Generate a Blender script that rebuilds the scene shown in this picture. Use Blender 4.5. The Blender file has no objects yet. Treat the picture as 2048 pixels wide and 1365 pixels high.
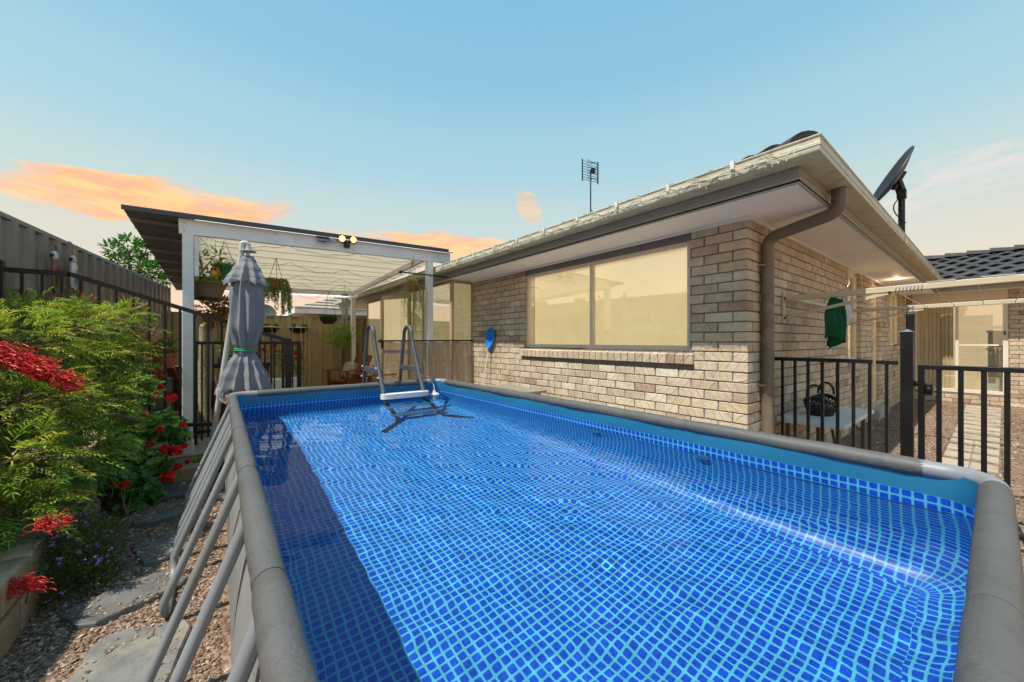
import bpy, bmesh, math, random
from mathutils import Vector, Matrix
random.seed(7)
R = math.radians
scn = bpy.context.scene
COL = scn.collection

# ---------------------------------------------------------------- camera
CAM_Z = 1.30
cam_d = bpy.data.cameras.new('camera')
cam_d.sensor_width = 36.0
cam_d.lens = 36.0 * 750 / 2048
cam_d.clip_start = 0.02
cam_d.clip_end = 2000
cam = bpy.data.objects.new('camera', cam_d)
COL.objects.link(cam)
cam.location = (0, 0, CAM_Z)
cam.rotation_euler = (R(90), 0, R(-37.8))
scn.camera = cam
scn.render.engine = 'CYCLES'
cy = scn.cycles
cy.max_bounces = 12
cy.diffuse_bounces = 6
cy.glossy_bounces = 4
cy.transmission_bounces = 8
cy.transparent_max_bounces = 16
cy.sample_clamp_indirect = 4.0
cy.caustics_reflective = False
cy.caustics_refractive = True
cy.use_denoising = True
cy.denoiser = 'OPENIMAGEDENOISE'
scn.view_settings.view_transform = 'Standard'
scn.view_settings.look = 'None'
scn.view_settings.exposure = 1.1
scn.view_settings.gamma = 1.0
scn.view_settings.use_curve_mapping = False

def lin(c):
    return tuple((x / 12.92 if x <= 0.04045 else ((x + 0.055) / 1.055) ** 2.4) for x in c)

# ---------------------------------------------------------------- sun
SUN_FROM = Vector((-0.57, -0.05, 1.0)).normalized()      # towards the sun
SUN_EL = math.asin(SUN_FROM.z)
sun_d = bpy.data.lights.new('sun', 'SUN')
sun_d.energy = 2.65
sun_d.angle = R(0.5)
sun_d.color = (1.0, 0.93, 0.82)
sun = bpy.data.objects.new('sun', sun_d)
COL.objects.link(sun)
sun.rotation_euler = SUN_FROM.to_track_quat('Z', 'Y').to_euler()
sun.location = (-3, -1, 9)
sun_d.cycles.is_caustics_light = True

# ---------------------------------------------------------------- node helper
class NT:
    def __init__(s, tree):
        s.t = tree; s.n = tree.nodes; s.l = tree.links
    def node(s, ty, **kw):
        n = s.n.new(ty)
        for k, v in kw.items():
            setattr(n, k, v)
        return n
    def put(s, sock, v):
        if v is None:
            return
        if isinstance(v, bpy.types.NodeSocket):
            s.l.new(v, sock)
        else:
            if isinstance(v, (tuple, list)) and sock.type == 'RGBA' and len(v) == 3:
                v = (*v, 1)
            sock.default_value = v
    def m(s, op, a, b=None, c=None, clamp=False):
        n = s.node('ShaderNodeMath', operation=op, use_clamp=clamp)
        s.put(n.inputs[0], a); s.put(n.inputs[1], b); s.put(n.inputs[2], c)
        return n.outputs[0]
    def mix(s, f, a, b, blend='MIX'):
        n = s.node('ShaderNodeMix', data_type='RGBA', blend_type=blend)
        s.put(n.inputs['Factor'], f)
        s.put(n.inputs[6], a); s.put(n.inputs[7], b)
        return n.outputs[2]
    def ramp(s, f, stops, interp='LINEAR'):
        n = s.node('ShaderNodeValToRGB')
        n.color_ramp.interpolation = interp
        e = n.color_ramp.elements
        while len(e) < len(stops):
            e.new(0.5)
        for i, (p, c) in enumerate(stops):
            e[i].position = p; e[i].color = (*c, 1) if len(c) == 3 else c
        s.put(n.inputs[0], f)
        return n.outputs[0]
    def noise(s, vec, scale, detail=4, rough=0.55, dist=0.0):
        n = s.node('ShaderNodeTexNoise')
        s.put(n.inputs['Vector'], vec)
        n.inputs['Scale'].default_value = scale
        n.inputs['Detail'].default_value = detail
        n.inputs['Roughness'].default_value = rough
        n.inputs['Distortion'].default_value = dist
        return n.outputs[0]
    def maprange(s, v, a, b, c=0.0, d=1.0, smooth=False):
        n = s.node('ShaderNodeMapRange')
        if smooth:
            n.interpolation_type = 'SMOOTHSTEP'
        s.put(n.inputs[0], v)
        for i, k in enumerate((a, b, c, d)):
            s.put(n.inputs[i + 1], k)
        return n.outputs[0]
    def sep(s, v):
        n = s.node('ShaderNodeSeparateXYZ'); s.put(n.inputs[0], v)
        return n.outputs
    def comb(s, x, y, z):
        n = s.node('ShaderNodeCombineXYZ')
        for i, k in enumerate((x, y, z)):
            s.put(n.inputs[i], k)
        return n.outputs[0]
    def vm(s, op, a, b=None):
        n = s.node('ShaderNodeVectorMath', operation=op)
        s.put(n.inputs[0], a); s.put(n.inputs[1], b)
        return n.outputs[0]

# ---------------------------------------------------------------- sky
w = bpy.data.worlds.new('World')
scn.world = w
w.use_nodes = True
T = NT(w.node_tree)
T.n.clear()
geo = T.node('ShaderNodeTexCoord').outputs['Generated']
nrm = T.vm('NORMALIZE', geo)
sx, sy, sz = T.sep(nrm)
el = T.m('MULTIPLY', T.m('ARCSINE', sz), 180 / math.pi)
az = T.m('MULTIPLY', T.m('ARCTAN2', sx, sy), 180 / math.pi)
fel = T.maprange(el, -2, 90)
def dp(d):
    return (d + 2) / 92
grad = T.ramp(fel, [(dp(-2), lin((.84, .66, .53))), (dp(5), lin((.82, .68, .56))), (dp(11), lin((.74, .715, .64))),
                    (dp(17), lin((.655, .72, .70))), (dp(25), lin((.555, .695, .735))), (dp(36), lin((.455, .645, .735))),
                    (dp(50), lin((.40, .605, .725))), (dp(90), lin((.36, .565, .69)))], 'EASE')
# clouds: sunset banks low in the sky, laid out by bearing and elevation
cvec = T.comb(T.m('MULTIPLY', az, 0.055), T.m('MULTIPLY', el, 0.20), 0.0)
n1 = T.noise(cvec, 1.6, 7, 0.55, 0.5)
n2 = T.noise(T.vm('ADD', cvec, (7.3, 2.1, 0.5)), 4.5, 6, 0.6, 0.4)
nn = T.m('ADD', T.m('MULTIPLY', n1, 0.7), T.m('MULTIPLY', n2, 0.3))
def bank(az0, el0, wa, we, tilt=0.0, gain=1.0, lo=0.42, hi=0.62):
    da = T.m('SUBTRACT', az, az0)
    de = T.m('SUBTRACT', T.m('SUBTRACT', el, el0), T.m('MULTIPLY', da, tilt))
    de = T.m('ADD', de, T.m('MULTIPLY', T.m('SUBTRACT', T.noise(cvec, 2.2, 3, .5), .5), we * 1.5))
    q = T.m('ADD', T.m('POWER', T.m('ABSOLUTE', T.m('DIVIDE', da, wa)), 2.4), T.m('POWER', T.m('ABSOLUTE', T.m('DIVIDE', de, we)), 2.0))
    fall = T.m('SUBTRACT', 1.0, q)
    v = T.m('ADD', nn, T.m('MULTIPLY', fall, 0.28))
    return T.m('MULTIPLY', T.maprange(v, lo + 0.12, hi + 0.12, 0, 1, True), T.m('MULTIPLY', gain, T.maprange(fall, 0.0, 0.35, 0, 1, True)))
b1 = bank(-5.5, 15.2, 14.0, 2.4, 0.10, 1.0, 0.28, 0.62)
b2 = bank(23.0, 13.2, 15, 3.0, 0.03, 0.9, 0.34, 0.66)
b3 = bank(-38, 13.0, 16, 3.0, 0.02, 0.9)
b4 = bank(86, 15.5, 9, 3.4, 0.0, 0.45, 0.52, 0.74)
b5 = bank(150, 12.0, 30, 3.5, 0.0, 0.8)
b6 = bank(-120, 13.0, 35, 3.5, 0.0, 0.8)
b7 = bank(40.3, 19.6, 2.3, 2.4, -0.5, 0.5, 0.36, 0.62)
cl = b1
for b in (b2, b3, b4, b5, b6, b7):
    cl = T.m('MAXIMUM', cl, b)
ccol = T.ramp(n2, [(0.30, lin((.80, .58, .46))), (0.46, lin((.93, .62, .30))), (0.60, lin((.95, .71, .34)))])
ccol = T.mix(T.maprange(az, 60, 80), ccol, lin((.93, .78, .71)))
skyc = T.mix(T.m('MULTIPLY', cl, 0.84), grad, ccol)
nish = T.node('ShaderNodeTexSky', sky_type='NISHITA')
nish.sun_disc = False
nish.sun_elevation = SUN_EL
nish.sun_rotation = math.atan2(SUN_FROM.x, SUN_FROM.y)
nish.air_density = 1.0; nish.dust_density = 0.4
bg1 = T.node('ShaderNodeBackground'); T.put(bg1.inputs[0], skyc); bg1.inputs[1].default_value = 0.73
bg2 = T.node('ShaderNodeBackground'); T.put(bg2.inputs[0], nish.outputs[0]); bg2.inputs[1].default_value = 0.10
ms = T.node('ShaderNodeMixShader'); ms.inputs[0].default_value = 0.12
T.l.new(bg1.outputs[0], ms.inputs[1]); T.l.new(bg2.outputs[0], ms.inputs[2])
wo = T.node('ShaderNodeOutputWorld'); T.l.new(ms.outputs[0], wo.inputs[0])

# ---------------------------------------------------------------- materials
MATS = {}
def newmat(name):
    m = bpy.data.materials.new(name); m.use_nodes = True
    t = NT(m.node_tree); t.n.clear()
    out = t.node('ShaderNodeOutputMaterial')
    MATS[name] = m
    return m, t, out
def pm(name, c1, c2=None, scale=6.0, rough=0.6, bump=0.0, bscale=40.0, metal=0.0, rnd=0.0, spec=0.5, stretch=None,
       rough2=None, wear=None, wscale=3.0, trans=0.0, coat=0.0, bdist=0.01, det=5, glow=0.0):
    """procedural principled: two-tone noise colour, roughness variation, bump, random tone per object and per piece"""
    m, t, out = newmat(name)
    tc = t.node('ShaderNodeTexCoord').outputs['Object']
    oi = t.node('ShaderNodeObjectInfo')
    gi = t.node('ShaderNodeNewGeometry')
    off = t.m('MULTIPLY', oi.outputs['Random'], 37.0)
    vec = t.vm('ADD', tc, t.comb(off, off, off))
    if stretch:
        vec = t.vm('MULTIPLY', vec, stretch)
    n = t.noise(vec, scale, det)
    col = t.mix(t.maprange(n, 0.32, 0.68), lin(c1), lin(c2 or c1))
    if wear:
        wn = t.noise(vec, wscale, 7, 0.65)
        col = t.mix(t.maprange(wn, 0.52, 0.70), col, lin(wear))
    if rnd:
        rr = t.m('FRACT', t.m('ADD', t.m('MULTIPLY', oi.outputs['Random'], 7.13), t.m('MULTIPLY', gi.outputs['Random Per Island'], 3.7)))
        col = t.mix(1.0, col, t.ramp(rr, [(0, (1 - rnd,) * 3), (1, (1 + rnd * .6,) * 3)]), 'MULTIPLY')
    b = t.node('ShaderNodeBsdfPrincipled')
    t.put(b.inputs['Base Color'], col)
    t.put(b.inputs['Roughness'], t.maprange(n, 0.3, 0.7, rough, rough2 if rough2 is not None else min(1, rough + .12)))
    b.inputs['Metallic'].default_value = metal
    b.inputs['Specular IOR Level'].default_value = spec
    if glow:                              # glow put into the surface colour to brighten it, no lamp behind
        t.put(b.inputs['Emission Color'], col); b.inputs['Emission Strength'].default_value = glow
    if coat:
        b.inputs['Coat Weight'].default_value = coat
    if bump:
        bn = t.node('ShaderNodeBump'); bn.inputs['Strength'].default_value = bump; bn.inputs['Distance'].default_value = bdist
        t.put(bn.inputs['Height'], t.noise(vec, bscale, 4))
        t.l.new(bn.outputs[0], b.inputs['Normal'])
    sh = b.outputs[0]
    if trans:
        tr = t.node('ShaderNodeBsdfTranslucent'); t.put(tr.inputs[0], col)
        mx = t.node('ShaderNodeMixShader'); mx.inputs[0].default_value = trans
        t.l.new(sh, mx.inputs[1]); t.l.new(tr.outputs[0], mx.inputs[2]); sh = mx.outputs[0]
    t.l.new(sh, out.inputs[0])
    return m

# ---------------------------------------------------------------- mesh helpers
class MB:
    def __init__(s):
        s.v = []; s.f = []; s.mi = []
    def add(s, vs, fs, mi=0):
        o = len(s.v)
        s.v.extend(vs)
        for f in fs:
            s.f.append([i + o for i in f]); s.mi.append(mi)
        return s
    def box(s, x0, x1, y0, y1, z0, z1, mi=0):
        vs = [(x, y, z) for z in (z0, z1) for y in (y0, y1) for x in (x0, x1)]
        return s.add(vs, [(0, 2, 3, 1), (4, 5, 7, 6), (0, 1, 5, 4), (2, 6, 7, 3), (0, 4, 6, 2), (1, 3, 7, 5)], mi)
    def bar(s, p, q, w, h, up=(0, 0, 1), mi=0):
        p = Vector(p); q = Vector(q); d = (q - p).normalized()
        u = Vector(up); sd = d.cross(u)
        if sd.length < 1e-4:
            sd = d.cross(Vector((1, 0, 0)))
        sd.normalize(); u = sd.cross(d).normalized()
        vs = []
        for e in (p, q):
            for a, b in ((-1, -1), (1, -1), (1, 1), (-1, 1)):
                vs.append(tuple(e + sd * (a * w / 2) + u * (b * h / 2)))
        return s.add(vs, [(3, 2, 1, 0), (4, 5, 6, 7), (0, 1, 5, 4), (1, 2, 6, 5), (2, 3, 7, 6), (3, 0, 4, 7)], mi)
    def tube(s, pts, r, n=8, cap=True, closed=False, mi=0):
        pts = [Vector(p) for p in pts]
        rs = r if isinstance(r, (list, tuple)) else [r] * len(pts)
        N = len(pts); vs = []
        up = None
        for i, p in enumerate(pts):
            a = pts[(i - 1) % N] if (i > 0 or closed) else p
            b = pts[(i + 1) % N] if (i < N - 1 or closed) else p
            d = (b - a).normalized()
            if up is None:
                up = Vector((0, 0, 1)) if abs(d.z) < 0.9 else Vector((1, 0, 0))
            sd = d.cross(up)
            if sd.length < 1e-5:
                sd = d.orthogonal()
            sd.normalize(); up = sd.cross(d).normalized()
            for k in range(n):
                t = 2 * math.pi * k / n
                vs.append(tuple(p + sd * (math.cos(t) * rs[i]) + up * (math.sin(t) * rs[i])))
        fs = []
        for i in range(N if closed else N - 1):
            j = (i + 1) % N
            for k in range(n):
                k2 = (k + 1) % n
                fs.append((i * n + k, i * n + k2, j * n + k2, j * n + k))
        if cap and not closed:
            fs.append(tuple(reversed(range(n)))); fs.append(tuple((N - 1) * n + k for k in range(n)))
        fs = [tuple(reversed(f)) for f in fs]
        return s.add(vs, fs, mi)
    def lathe(s, prof, n=20, o=(0, 0, 0), capb=True, capt=False, mi=0, wob=None):
        vs = []
        for j, (r, z) in enumerate(prof):
            for k in range(n):
                t = 2 * math.pi * k / n
                rr = r * (wob(t, z) if wob else 1)
                vs.append((o[0] + rr * math.cos(t), o[1] + rr * math.sin(t), o[2] + z))
        fs = []
        for j in range(len(prof) - 1):
            for k in range(n):
                k2 = (k + 1) % n
                fs.append((j * n + k, j * n + k2, (j + 1) * n + k2, (j + 1) * n + k))
        if capb:
            fs.append(tuple(reversed(range(n))))
        if capt:
            fs.append(tuple((len(prof) - 1) * n + k for k in range(n)))
        return s.add(vs, fs, mi)
    def ball(s, c, r, n=8, m=6, mi=0):
        rx, ry, rz = r if isinstance(r, (tuple, list)) else (r, r, r)
        vs = [(c[0], c[1], c[2] - rz)]
        for j in range(1, m):
            t = math.pi * j / m - math.pi / 2
            for k in range(n):
                a = 2 * math.pi * k / n
                vs.append((c[0] + rx * math.cos(t) * math.cos(a), c[1] + ry * math.cos(t) * math.sin(a), c[2] + rz * math.sin(t)))
        vs.append((c[0], c[1], c[2] + rz)); fs = []
        for k in range(n):
            fs.append((0, 1 + (k + 1) % n, 1 + k))
            fs.append((len(vs) - 1, 1 + (m - 2) * n + k, 1 + (m - 2) * n + (k + 1) % n))
        for j in range(m - 2):
            for k in range(n):
                k2 = (k + 1) % n
                fs.append((1 + j * n + k, 1 + j * n + k2, 1 + (j + 1) * n + k2, 1 + (j + 1) * n + k))
        return s.add(vs, fs, mi)
    def grid(s, fn, nu, nv, closed_u=False, mi=0):
        vs = [fn(i / (nu - (0 if closed_u else 1)), j / (nv - 1)) for j in range(nv) for i in range(nu)]
        fs = []
        for j in range(nv - 1):
            for i in range(nu if closed_u else nu - 1):
                i2 = (i + 1) % nu
                fs.append((j * nu + i, j * nu + i2, (j + 1) * nu + i2, (j + 1) * nu + i))
        return s.add(vs, fs, mi)
    def leaf(s, p, d, n, L, W, bend=0.0, fold=0.15, mi=0):
        """pointed leaf from p along d, facing n: four triangles folded along the midrib"""
        p = Vector(p); d = Vector(d).normalized(); n = Vector(n)
        sd = d.cross(n)
        if sd.length < 1e-4:
            sd = d.orthogonal()
        sd.normalize(); n = sd.cross(d)
        mid = p + d * (L * .5) + n * (bend * L * .4)
        tip = p + d * L - n * (bend * L * .5)
        a = p + d * (L * .45) + sd * (W / 2) + n * (fold * W)
        b = p + d * (L * .45) - sd * (W / 2) + n * (fold * W)
        return s.add([tuple(p), tuple(a), tuple(tip), tuple(b), tuple(mid)], [(0, 1, 4), (1, 2, 4), (2, 3, 4), (3, 0, 4)], mi)
    def mesh(s, name, smooth=False, ang=40):
        me = bpy.data.meshes.new(name)
        me.from_pydata(s.v, [], s.f)
        if any(s.mi):
            me.polygons.foreach_set('material_index', s.mi)
        if smooth:
            me.polygons.foreach_set('use_smooth', [True] * len(me.polygons))
            try:
                me.set_sharp_from_angle(angle=R(ang))
            except Exception:
                pass
        me.update()
        return me

def wloc(o):
    l = Vector((0, 0, 0))
    while o is not None:
        l += o.location; o = o.parent
    return l
def link(name, me, mats, parent=None, local=False, loc=None, rot=None):
    o = bpy.data.objects.new(name, me)
    for mt in (mats if isinstance(mats, (list, tuple)) else [mats]):
        if me is not None and len(me.materials) < (len(mats) if isinstance(mats, (list, tuple)) else 1):
            me.materials.append(mt)
    COL.objects.link(o)
    if parent is not None:
        o.parent = parent
        if not local:
            o.location = -wloc(parent)
    if loc is not None:
        o.location = Vector(loc) + (o.location if (parent is not None and not local) else Vector())
    if rot is not None:
        o.rotation_euler = rot
    return o
def part(mb, name, mats, parent=None, smooth=False, ang=40, bevel=0.0, local=False, **kw):
    me = mb.mesh(name, smooth, ang)
    o = link(name, me, mats, parent, local, **kw)
    if bevel:
        bv = o.modifiers.new('bevel', 'BEVEL'); bv.width = bevel; bv.segments = 2; bv.limit_method = 'ANGLE'
    return o
def tag(o, label, cat, group=None):
    o['label'] = label; o['category'] = cat
    if group:
        o['group'] = group
    return o
def thing(name, label, cat, loc=(0, 0, 0), group=None, rot=None):
    o = bpy.data.objects.new(name, None)
    o.empty_display_size = 0.1
    COL.objects.link(o); o.location = loc
    if rot is not None:
        o.rotation_euler = rot
    return tag(o, label, cat, group)
def struct(mb, name, mats, **kw):
    o = part(mb, name, mats, **kw); o['kind'] = 'structure'
    return o
def copy_tree(o, parent=None):
    c = o.copy(); COL.objects.link(c)
    if parent is not None:
        c.parent = parent
    for ch in list(o.children):
        copy_tree(ch, c)
    return c
def rv(a, b):
    return random.uniform(a, b)
def rdir(zmin=-1.0, zmax=1.0):
    z = rv(zmin, zmax); t = rv(0, 2 * math.pi); q = math.sqrt(max(0, 1 - z * z))
    return Vector((q * math.cos(t), q * math.sin(t), z))
# ================================================================ ground
def gravel_mat():
    m, t, out = newmat('gravel')
    tc = t.node('ShaderNodeTexCoord').outputs['Object']
    vo = t.node('ShaderNodeTexVoronoi'); vo.inputs['Scale'].default_value = 62
    t.put(vo.inputs['Vector'], t.vm('ADD', tc, t.vm('MULTIPLY', t.comb(t.noise(tc, 30), t.noise(tc, 31), 0.0), (.02, .02, 0))))
    cr = t.sep(vo.outputs['Color'])[0]
    col = t.ramp(cr, [(0, lin((.36, .28, .22))), (.3, lin((.54, .42, .33))), (.6, lin((.62, .53, .43))), (.85, lin((.48, .40, .36))), (1, lin((.74, .68, .61)))])
    col = t.mix(t.maprange(t.noise(tc, 2.2, 5), .4, .65), col, t.mix(1.0, col, (.72, .68, .66), 'MULTIPLY'))
    b = t.node('ShaderNodeBsdfPrincipled'); t.put(b.inputs['Base Color'], col); b.inputs['Roughness'].default_value = .85
    bn = t.node('ShaderNodeBump'); bn.inputs['Strength'].default_value = 1; bn.inputs['Distance'].default_value = .012
    t.put(bn.inputs['Height'], t.m('SUBTRACT', 1.0, vo.outputs['Distance']))
    t.l.new(bn.outputs[0], b.inputs['Normal']); t.l.new(b.outputs[0], out.inputs[0])
    return m
M_GRAVEL = gravel_mat()
g = MB()
g.grid(lambda a, b: (-60 + 140 * a, -40 + 160 * b, 0.0), 3, 3)
struct(g, 'ground', M_GRAVEL)

# ================================================================ pool
PX0, PX1, PY0, PY1, PZ = 0.08, 2.20, 0.0, 4.33, 0.84
WATER_Z = 0.655
def liner_mat():
    m, t, out = newmat('pool_liner')
    uv = t.node('ShaderNodeUVMap').outputs[0]
    u, v, _ = t.sep(uv)
    P = 0.0325
    def cell(k):
        return t.m('ABSOLUTE', t.m('SUBTRACT', t.m('FRACT', t.m('DIVIDE', k, P)), .5))
    cu, cv = cell(u), cell(v)
    # rounded square tiles with pale joints
    du = t.m('MAXIMUM', t.m('SUBTRACT', cu, .24), 0.0); dv = t.m('MAXIMUM', t.m('SUBTRACT', cv, .24), 0.0)
    dist = t.m('SQRT', t.m('ADD', t.m('POWER', du, 2.0), t.m('POWER', dv, 2.0)))
    tile = t.maprange(dist, .125, .175, 1, 0, True)
    tc = t.node('ShaderNodeTexCoord').outputs['Object']
    wn = t.node('ShaderNodeTexWhiteNoise', noise_dimensions='2D')
    t.put(wn.inputs[0], t.comb(t.m('FLOOR', t.m('DIVIDE', u, P)), t.m('FLOOR', t.m('DIVIDE', v, P)), 0.0))
    mott = t.noise(tc, 70, 3)
    tcol = t.mix(t.maprange(mott, .35, .65), lin((.02, .24, .68)), lin((.05, .33, .77)))
    tcol = t.mix(t.m('MULTIPLY', wn.outputs[0], .35), tcol, lin((.02, .19, .62)))
    jcol = t.mix(t.noise(tc, 9), lin((.27, .62, .74)), lin((.35, .69, .79)))
    col = t.mix(tile, jcol, tcol)
    # plain band above the printed border
    zz = t.sep(tc)[2]
    band = t.maprange(zz, .6985, .7015)
    bcol = t.mix(t.noise(tc, 5), lin((.13, .42, .56)), lin((.17, .47, .61)))
    col = t.mix(band, col, bcol)
    b = t.node('ShaderNodeBsdfPrincipled'); t.put(b.inputs['Base Color'], col)
    b.inputs['Roughness'].default_value = .38
    bn = t.node('ShaderNodeBump'); bn.inputs['Strength'].default_value = .25; bn.inputs['Distance'].default_value = .004
    t.put(bn.inputs['Height'], t.noise(tc, 14, 3)); t.l.new(bn.outputs[0], b.inputs['Normal'])
    t.l.new(b.outputs[0], out.inputs[0])
    return m
M_LINER = liner_mat()
M_SLEEVE = pm('grey_sleeve_vinyl', (.335, .33, .322), (.365, .36, .352), 5, .5, .5, 120, wear=(.315, .31, .30), wscale=14, bdist=.004)
M_OUTER = pm('grey_pool_skin', (.50, .50, .50), (.56, .56, .55), 3, .5, .2, 8, bdist=.02)
M_TUBE = pm('grey_coated_steel', (.49, .505, .52), (.55, .565, .58), 4, .38, .05, 120, wear=(.50, .50, .49), bdist=.001)
M_PLASTIC_G = pm('grey_plastic', (.50, .51, .52), (.55, .56, .57), 8, .42)
M_PLASTIC_W = pm('white_plastic', (.88, .88, .87), (.82, .82, .81), 6, .4)

pool = thing('frame_pool', 'rectangular above-ground pool with blue tile-print liner and grey tube frame', 'pool', (1.14, 2.1, 0))
# liner: one shell, walls bulge outwards a little, coved floor edge, soft wrinkles
def build_liner():
    inx0, inx1, iny0, iny1 = PX0 + .035, PX1 - .035, PY0 + .035, PY1 - .035
    bm = bmesh.new(); uvl = bm.loops.layers.uv.new('UVMap')
    rc = .12                                                      # rounded corners in plan
    loop = []
    def seg(ax, ay, bx, by, n):
        for i in range(n):
            t = i / n
            loop.append((ax + (bx - ax) * t, ay + (by - ay) * t))
    def arc(cx, cy, a0, n=8):
        for i in range(n):
            a = R(a0 + 90 * i / n)
            loop.append((cx + rc * math.cos(a), cy + rc * math.sin(a)))
    seg(inx0 + rc, iny0, inx1 - rc, iny0, 30); arc(inx1 - rc, iny0 + rc, -90)
    seg(inx1, iny0 + rc, inx1, iny1 - rc, 60); arc(inx1 - rc, iny1 - rc, 0)
    seg(inx1 - rc, iny1, inx0 + rc, iny1, 30); arc(inx0 + rc, iny1 - rc, 90)
    seg(inx0, iny1 - rc, inx0, iny0 + rc, 60); arc(inx0 + rc, iny0 + rc, 180)
    cx, cyy = (inx0 + inx1) / 2, (iny0 + iny1) / 2
    per = [0.0]
    for i in range(1, len(loop) + 1):
        a, b = loop[i - 1], loop[i % len(loop)]
        per.append(per[-1] + math.hypot(a[0] - b[0], a[1] - b[1]))
    prof = []                                                     # (inset, z): top to floor with a cove
    for z in (.80, .77, .74, .70, .66, .60, .52, .44, .36, .28, .20):
        prof.append((-.028 * math.sin(math.pi * min(1, max(0, .74 - z) / .74)) - .012, z))
    for k in range(1, 8):
        a = R(90 * k / 7)
        prof.append((-.01 + .15 * (1 - math.cos(a)), .17 - .15 * math.sin(a)))
    rows = []
    for inset, z in prof:
        row = []
        for (x, y) in loop:
            hx = (cx - x) / max(abs(cx - x), 1e-6); hy = (cyy - y) / max(abs(cyy - y), 1e-6)
            wx = min(1, max(0, 1 - (min(abs(x - inx0), abs(x - inx1)) / .16))); wy = min(1, max(0, 1 - (min(abs(y - iny0), abs(y - iny1)) / .16)))
            wr = .004 * math.sin(x * 9 + y * 7 + z * 11) * (1 if z > .1 else .4)
            row.append(bm.verts.new((x + hx * (inset + wr) * wx, y + hy * (inset + wr) * wy, z)))
        rows.append(row)
    L = len(loop)
    arcz = [0.0]
    for i in range(1, len(prof)):
        arcz.append(arcz[-1] + math.hypot(prof[i][0] - prof[i - 1][0], prof[i][1] - prof[i - 1][1]))
    for j in range(len(prof) - 1):
        for i in range(L):
            i2 = (i + 1) % L
            f = bm.faces.new((rows[j][i], rows[j][i2], rows[j + 1][i2], rows[j + 1][i]))
            for lp, (pi, jj) in zip(f.loops, ((i, j), (i + 1, j), (i + 1, j + 1), (i, j + 1))):
                lp[uvl].uv = (per[pi], arcz[jj] - .13 + .0325 * 42)
    # floor: patch a fine sheet just inside, sharing height with the end of the cove
    n0 = len(prof) - 1
    x0, x1, y0, y1 = inx0 + .12, inx1 - .12, iny0 + .12, iny1 - .12
    nx, ny = 40, 80
    gv = [[bm.verts.new((x0 + (x1 - x0) * i / nx, y0 + (y1 - y0) * j / ny,
           .021 + .004 * math.sin(3.1 * i / 7) * math.sin(2.3 * j / 9) + .010 * max(0, 1 - abs((y0 + (y1 - y0) * j / ny) - 1.62 - .10 * (i / nx)) / .02) * max(0, 1 - i / 9))) for i in range(nx + 1)] for j in range(ny + 1)]
    for j in range(ny):
        for i in range(nx):
            f = bm.faces.new((gv[j][i], gv[j][i + 1], gv[j + 1][i + 1], gv[j + 1][i]))
            for lp in f.loops:
                lp[uvl].uv = (lp.vert.co.x + .013, lp.vert.co.y)
    for f in bm.faces:
        f.smooth = True
    me = bpy.data.meshes.new('liner'); bm.to_mesh(me); bm.free()
    return link('liner', me, M_LINER, pool)
liner = build_liner()
liner.cycles.is_caustics_receiver = True
# outer skin
sk = MB()
def skin_pt(side):
    def fn(a, b):
        z = .80 * b
        bul = .05 * math.sin(math.pi * b) + .006 * math.sin(a * 40) * math.sin(b * 9)
        if side == 0:
            return (PX0 + .01 - bul - .03 * (1 - b), PY0 + (PY1 - PY0) * a, z)
        if side == 1:
            return (PX1 - .01 + bul + .03 * (1 - b), PY1 - (PY1 - PY0) * a, z)
        if side == 2:
            return (PX0 + (PX1 - PX0) * a, PY1 - .01 + bul, z)
        return (PX1 - (PX1 - PX0) * a, PY0 + .01 - bul, z)
    return fn
for sd in range(4):
    sk.grid(skin_pt(sd), 60, 12)
part(sk, 'outer_skin', M_OUTER, pool, smooth=True)
# frame rails: sleeve-covered tubes in sections with joints
def rail(p, q, n, r0, name='rail_sleeve'):
    p = Vector(p); q = Vector(q)
    for i in range(n):
        a = p.lerp(q, i / n + .004); b = p.lerp(q, (i + 1) / n - .004)
        pts = []; rs = []
        m = 14
        for k in range(m + 1):
            t = k / m
            c = a.lerp(b, t) + Vector((0, 0, .004 * math.sin(math.pi * t) * rv(-.4, .4)))
            pts.append(c); rs.append(r0 * (1 + rv(-.02, .02)) * (.90 if k in (0, m) else 1))
        part(MB().tube(pts, rs, 18), name, M_SLEEVE, pool, smooth=True, ang=60)
    for i in range(1, n):
        c = p.lerp(q, i / n); d = (q - p).normalized()
        part(MB().tube([c - d * .016, c + d * .016], r0 * .95, 18), 'joint_collar', M_SLEEVE, pool, smooth=True)
rail((PX0, .13, PZ - .045), (PX0, PY1 - .13, PZ - .045), 5, .034)
rail((PX1, .13, PZ - .045), (PX1, PY1 - .13, PZ - .045), 4, .036)
rail((PX0 + .13, PY1, PZ - .045), (PX1 - .13, PY1, PZ - .045), 2, .034)
rail((PX0 + .13, PY0, PZ - .045), (PX1 - .13, PY0, PZ - .045), 2, .038)
for (cx, cyy, sx_, sy_) in ((PX0, PY0, 1, 1), (PX1, PY0, -1, 1), (PX1, PY1, -1, -1), (PX0, PY1, 1, -1)):
    pts = []
    for k in range(9):
        a = R(90 * k / 8); rr = .12
        pts.append((cx + sx_ * rr * (1 - math.sin(a)), cyy + sy_ * rr * (1 - math.cos(a)), PZ - .045))
    e0 = (cx + sx_ * .20, cyy, PZ - .045); e1 = (cx, cyy + sy_ * .20, PZ - .045)
    part(MB().tube([e0] + pts + [e1], .034, 16), 'corner_elbow', M_TUBE, pool, smooth=True)
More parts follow.
